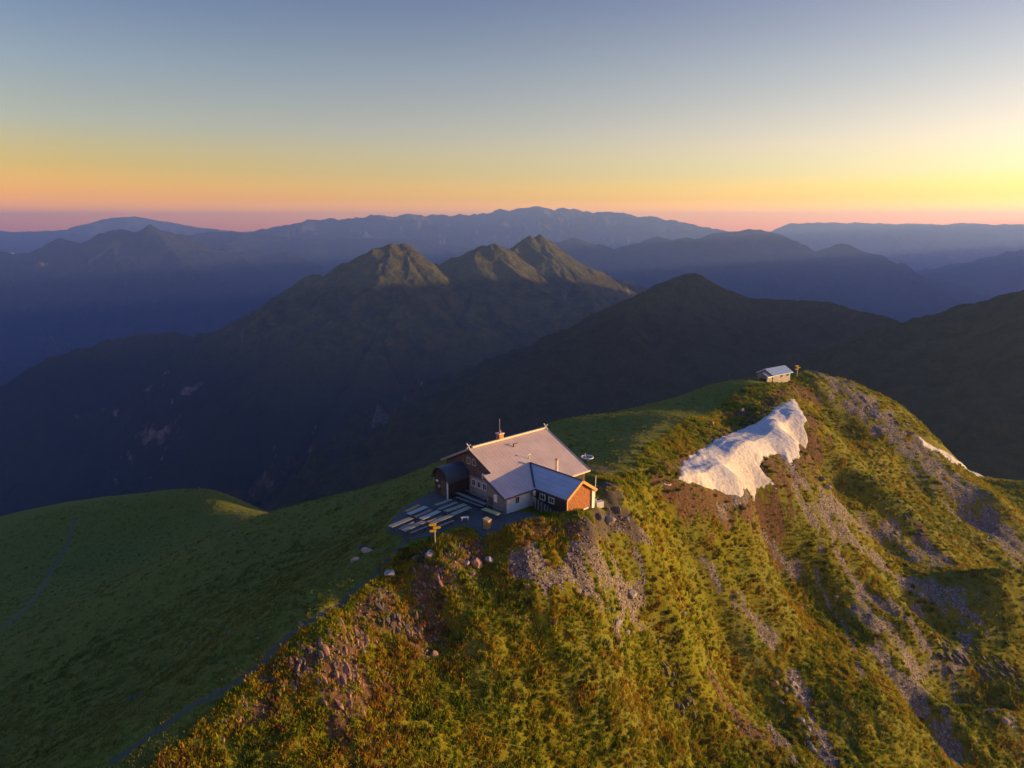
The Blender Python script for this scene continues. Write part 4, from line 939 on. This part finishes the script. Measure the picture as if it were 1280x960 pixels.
slabsd = [rock_mesh('rock_slab', 950+i, 1.0, .45, .34, M_rockd, 12, 2, .05) for i in range(5)]
slabsp = [rock_mesh('rock_slab', 980+i, .9, .5, .34, M_rockp, 12, 2, .05) for i in range(5)]
for i, (px, py, n, spr, s, lib, lab) in enumerate([
    (405,822,22,2.0,.85,slabs,'sunlit slate outcrop in the middle of the left slate band'), (440,800,16,1.5,.75,slabs,'slate outcrop at the upper right of the left slate band'), (375,836,16,1.6,.7,slabs,'slate outcrop nearest the shadow line of the ridge'), (430,862,18,1.7,.75,slabs,'slate outcrop at the lower right of the left slate band'), (350,880,9,1.2,.55,slabs,'small slate outcrop low on the left'),
    (487,770,18,1.5,.75,slabsd,'dark jagged outcrop below the path bend'), (512,790,16,1.5,.75,slabs,'reddish slate outcrop right under the dark jagged one'), (540,800,10,1.3,.6,slabsd,'dark ledge running right from the jagged outcrop'),
    (552,715,20,1.6,.6,slabs,'rusty broken outcrop below the big boulders near the terrace'), (525,735,12,1.3,.55,slabs,'rusty broken outcrop beside the path boulder'), (650,722,9,1.1,.5,slabs,'pinkish rock ledge left of the scree'), (290,918,9,1.3,.55,slabs,'lowest left slate outcrop near the bottom of the picture'),
    (858,876,12,1.6,.8,slabsd,'dark ledge near the bottom centre right'), (840,840,9,1.2,.7,slabsd,'dark ledge just above the bottom dark ledge'), (1140,652,14,1.8,1.0,slabsd,'small dark crag on the slope right of the snow'), (1095,600,10,1.4,.9,slabsd,'shaded crag top right of the big snow patch'),
    (1185,815,22,2.8,1.1,slabsd,'dark cliff band at the left under the shaded knoll'), (1225,830,22,2.8,1.1,slabsd,'dark cliff band in the middle under the shaded knoll'), (1265,845,16,2.4,1.0,slabsd,'dark cliff band at the right edge under the shaded knoll'), (985,860,14,1.6,.7,slabsp,'pale broken rock band low in the middle right'), (1010,930,14,1.8,.7,slabsp,'pale broken rock at the bottom edge right of centre'),
    (1090,512,16,3.0,1.0,slabsp,'broken rocks on the skyline right of the small hut'), (1130,535,14,3.0,1.0,slabs,'reddish rocks along the skyline above the snow strip'), (915,520,10,1.6,.6,slabs,'brown rock ledge above the snow near the ridge line'), (245,612,8,2.6,1.1,slabsd,'dark rocks on the top of the far left spur'), (173,870,10,1.1,.4,slabsd,'grey stones breaking the shaded grass flank')]):
    p = ground_hit(px, py); e = empty('rock_outcrop', tuple(p)); tag(e, lab, 'rock outcrop'); rr = random.Random(i+77)
    base = R(-58)+rr.uniform(-.15,.15)       # strike of the beds
    for k in range(n):
        x = p[0]+rr.gauss(0, spr*.62); y = p[1]+rr.gauss(0, spr*.62); z = gz(x, y); q = s*rr.uniform(.45, 1.15)
        o = link('rock_slab', rr.choice(lib), e, (x-p[0], y-p[1], z-p[2]+q*.05)); o.scale = (q, q, q*rr.uniform(.8,1.3)); o.rotation_euler = (rr.uniform(-.5,.2), rr.uniform(.15,.6), base+rr.uniform(-.25,.25))

# ------------------------------------------------------------------ stuff: loose stones, grass tufts, dwarf shrubs
def blade_tuft(seed, nb, rad, hgt, wd, mat, lean=.5):
    rr = random.Random(seed); v = []; f = []
    for _ in range(nb):
        a = rr.uniform(0, 6.283); r = rad*math.sqrt(rr.random()); x, y = r*math.cos(a), r*math.sin(a); h = hgt*rr.uniform(.55, 1.1); t = rr.uniform(0, 6.283); w_ = wd*rr.uniform(.6, 1.2)
        lx, ly = (math.cos(a)*lean*h*rr.uniform(.3,1), math.sin(a)*lean*h*rr.uniform(.3,1)); c, s = math.cos(t)*w_, math.sin(t)*w_; b = len(v)
        v += [(x-c,y-s,-.05),(x+c,y+s,-.05),(x+lx*.4+c*.8,y+ly*.4+s*.8,h*.6),(x+lx*.4-c*.8,y+ly*.4-s*.8,h*.6),(x+lx,y+ly,h)]; f += [(b,b+1,b+2,b+3),(b+3,b+2,b+4)]
    me = bpy.data.meshes.new('tuft'); me.from_pydata(v, [], f); me.materials.append(mat); return me
def tuft_mat(name, cols):
    b = NB(name); oi = b.n('ShaderNodeObjectInfo'); n = b.noise(.13, 4, .6, oi.outputs['Location']); n2 = b.noise(.9, 3, .6, oi.outputs['Location'])
    f = b.math('ADD', b.math('MULTIPLY', n, .9), b.math('ADD', b.math('MULTIPLY', oi.outputs['Random'], .28), b.math('MULTIPLY', n2, .4)))
    c = b.ramp(f, [(.52+.42*i/(len(cols)-1), c) for i, c in enumerate(cols)]); b.color(c); b.b.inputs['Roughness'].default_value = .8; b.b.inputs['Specular IOR Level'].default_value = .1
    tr = b.n('ShaderNodeBsdfTranslucent'); b.l(c, tr.inputs[0]); mx = b.n('ShaderNodeMixShader'); mx.inputs[0].default_value = .3
    b.l(b.b.outputs[0], mx.inputs[1]); b.l(tr.outputs[0], mx.inputs[2]); b.l(mx.outputs[0], b.out.inputs[0]); return b.m
M_tuft = tuft_mat('grass_blades', [(.042,.085,.008), (.09,.145,.010), (.17,.205,.012), (.29,.25,.018), (.32,.19,.02)])
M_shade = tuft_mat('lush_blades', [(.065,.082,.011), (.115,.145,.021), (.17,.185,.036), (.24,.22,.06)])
M_shrub = tuft_mat('heath_leaves', [(.03,.05,.012), (.06,.08,.018), (.11,.09,.02), (.22,.11,.03)])
def scatter(name, label, lib, X, Y, Z, S, idx, tilt=.15, rocks=False):
    n = len(X); rg = np.random.default_rng(n)
    rot = np.stack([rg.normal(0, tilt, n), rg.normal(0, tilt, n), rg.uniform(0, 6.283, n)], -1)
    if rocks: rot = rg.uniform(0, 6.283, (n, 3))
    me = bpy.data.meshes.new(name); me.vertices.add(n); me.vertices.foreach_set('co', np.stack([X, Y, Z], -1).astype(np.float32).ravel())
    a = me.attributes.new('size', 'FLOAT', 'POINT'); a.data.foreach_set('value', S.astype(np.float32))
    a = me.attributes.new('turn', 'FLOAT_VECTOR', 'POINT'); a.data.foreach_set('vector', rot.astype(np.float32).ravel())
    a = me.attributes.new('kindex', 'INT', 'POINT'); a.data.foreach_set('value', idx.astype(np.int32))
    o = link(name, me); tag(o, label, kind='stuff')
    ng = bpy.data.node_groups.new(name+'_nodes', 'GeometryNodeTree'); ng.interface.new_socket('Geometry', in_out='INPUT', socket_type='NodeSocketGeometry'); ng.interface.new_socket('Geometry', in_out='OUTPUT', socket_type='NodeSocketGeometry')
    N = ng.nodes; Lk = ng.links.new; gi = N.new('NodeGroupInput'); go = N.new('NodeGroupOutput'); ip = N.new('GeometryNodeInstanceOnPoints'); gj = N.new('GeometryNodeGeometryToInstance')
    for m in reversed(lib):
        ob = bpy.data.objects.new('source', m); oi = N.new('GeometryNodeObjectInfo'); oi.inputs['Object'].default_value = ob; oi.inputs['As Instance'].default_value = True; Lk(oi.outputs['Geometry'], gj.inputs[0])
    def na(nm, t): x = N.new('GeometryNodeInputNamedAttribute'); x.data_type = t; x.inputs[0].default_value = nm; return x.outputs[0]
    Lk(gi.outputs[0], ip.inputs['Points']); Lk(gj.outputs[0], ip.inputs['Instance']); ip.inputs['Pick Instance'].default_value = True
    Lk(na('kindex', 'INT'), ip.inputs['Instance Index']); Lk(na('turn', 'FLOAT_VECTOR'), ip.inputs['Rotation']); Lk(na('size', 'FLOAT'), ip.inputs['Scale']); Lk(ip.outputs[0], go.inputs[0])
    md = o.modifiers.new('scatter', 'NODES'); md.node_group = ng; return o
RNGS = np.random.default_rng(5)
def sample(n, r0, r1, a0=-44, a1=44):
    r = np.sqrt(RNGS.uniform(r0*r0, r1*r1, n)); a = RNGS.uniform(R(a0), R(a1), n)
    ai = (a-AZ[0])/(AZ[1]-AZ[0]); ri = np.log(r/22)/math.log(430/22.0)*(NR-1); i = ri.astype(int); j = ai.astype(int); fi = ri-i; fj = ai-j
    def s(A): return (A[i,j]*(1-fj)+A[i,j+1]*fj)*(1-fi)+(A[i+1,j]*(1-fj)+A[i+1,j+1]*fj)*fi
    return r*np.sin(a), r*np.cos(a), s
def inside_free(x, y):
    return flat_mask(x, y) < .55
SNP = [[tuple(ground_hit(*p)[:2]) for p in [(847,602),(855.6,576.7),(917.5,541),(958.7,520.5),(993,498.7),(1007,521.7),(1011.4,549),(1000,570),(986,579),(970,566),(945,583.5),(968,610),(929,623.6),(871.7,608.7)]],
       [tuple(ground_hit(*p)[:2]) for p in [(1147,543),(1175,555),(1222,586),(1231,596),(1195,581),(1150,552)]]]
def no_snow(x, y):
    return ~(in_poly(x, y, SNP[0]) | in_poly(x, y, SNP[1]))
def gather(specs, fn):
    out_ = [[], [], [], []]
    for n, r0, r1 in specs:
        x, y, s = sample(n, r0, r1); k, sz = fn(x, y, s, r0); k = k & inside_free(x, y) & no_snow(x, y)
        for q, v in zip(out_, (x[k], y[k], s(GZ)[k], sz[k])): q.append(v)
    return [np.concatenate(q) for q in out_]
def f_grass(x, y, s, r0):
    su, sc, di, pa, yd = s(SUNNY), s(SCREE), s(DIRT), s(PATH), s(YARD); d = RNGS.random(len(x)); nz = vnoise(x/1.4, y/1.4, 17)
    k = (su > .5) & (sc < .35+.3*nz) & (pa < .3) & (yd < .75) & (d < (1-.8*di)*(1-.5*yd)*(.75+.5*nz)); return k, RNGS.uniform(.55, 1.25, len(x))*(1+.45*nz)
def f_lush(x, y, s, r0):
    su, sc, di, pa, yd = s(SUNNY), s(SCREE), s(DIRT), s(PATH), s(YARD); nz = vnoise(x/1.8, y/1.8, 19)
    k = (su <= .5) & (sc < .4) & (pa < .2) & (yd < .3) & (RNGS.random(len(x)) < .6+.6*nz); return k, RNGS.uniform(.5, 1.1, len(x))*(1+.4*nz)
def f_shrub(x, y, s, r0):
    su, sc, di = s(SUNNY), s(SCREE), s(DIRT); nz = fbm(x/6, y/6, 3, 23)
    k = (su > .5) & (sc < .5) & (nz > .05) & (s(PATH) < .1) & (s(YARD) < .1); return k, RNGS.uniform(.4, 1.1, len(x))
def f_stone(x, y, s, r0):
    sc, di, yd = s(SCREE), s(DIRT), s(YARD); nz = vnoise(x/1.5, y/1.5, 29); d = RNGS.random(len(x))
    k = (d < np.maximum(np.maximum((sc > .5-.45*nz)*1.0, .28*(di > .5)), .10*(yd > .5))) | ((d < .012) & (s(SUNNY) > .6) & (s(PATH) < .1)) | ((d < .002) & (s(PATH) < .1))
    return k, .045+.19*RNGS.random(len(x))**2.6
X, Y, Z, S = gather([(90000, 38, 80), (90000, 80, 140), (90000, 140, 240)], f_grass); 
scatter('alpine_grass', 'tufts of dry olive grass all over the sunlit slope', [blade_tuft(i, 16, .22, .34, .035, M_tuft) for i in range(6)], X, Y, Z, S*np.where(np.hypot(X, Y) > 140, 1.25, 1), RNGS.integers(0, 6, len(X)), .25)
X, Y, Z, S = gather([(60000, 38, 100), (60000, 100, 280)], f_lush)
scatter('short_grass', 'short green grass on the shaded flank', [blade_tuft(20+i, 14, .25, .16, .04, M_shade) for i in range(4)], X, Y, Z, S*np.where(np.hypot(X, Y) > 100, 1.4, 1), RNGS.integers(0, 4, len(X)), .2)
X, Y, Z, S = gather([(9000, 38, 90), (12000, 90, 200)], f_shrub)
scatter('dwarf_shrubs', 'low rusty heath and dwarf shrubs on the sunlit slope', [blade_tuft(40+i, 70, .42, .42, .045, M_shrub, .35) for i in range(5)], X, Y, Z, S, RNGS.integers(0, 5, len(X)), .2)
X, Y, Z, S = gather([(130000, 38, 90), (160000, 90, 210)], f_stone)
M_scr = rock_mat('scree_stone', (0.14, 0.115, 0.11), (0.36, 0.30, 0.29), 4.0)
scatter('loose_stones', 'loose grey and pink scree stones', [rock_mesh('stone', 300+i, 1, .8, .55, M_scr, 7, 1, .08) for i in range(7)], X, Y, Z+S*.25, S, RNGS.integers(0, 7, len(X)), rocks=True)

#ENDBUILD
# ------------------------------------------------------------------ haze: one closed box of thin air round everything
hb = bpy.data.meshes.new('haze'); bm = bmesh.new(); bmesh.ops.create_cube(bm, size=1.0)
for v in bm.verts:
    v.co.x = 20000*(1 if v.co.x > 0 else -1); v.co.y = 20000 if v.co.y > 0 else -4000; v.co.z = HAZE_TOP if v.co.z > 0 else -1700
bm.to_mesh(hb); bm.free()
hm = bpy.data.materials.new('thin_air'); hm.use_nodes = True; t_ = hm.node_tree; t_.nodes.clear()
o_ = t_.nodes.new('ShaderNodeOutputMaterial'); v_ = t_.nodes.new('ShaderNodeVolumePrincipled')
v_.inputs['Color'].default_value = (*HAZE_COL, 1); v_.inputs['Density'].default_value = HAZE_D; v_.inputs['Anisotropy'].default_value = 0.4
t_.links.new(v_.outputs[0], o_.inputs['Volume']); hb.materials.append(hm)
hz = link('haze', hb); tag(hz, 'thin blue evening haze filling the valleys', kind='stuff')
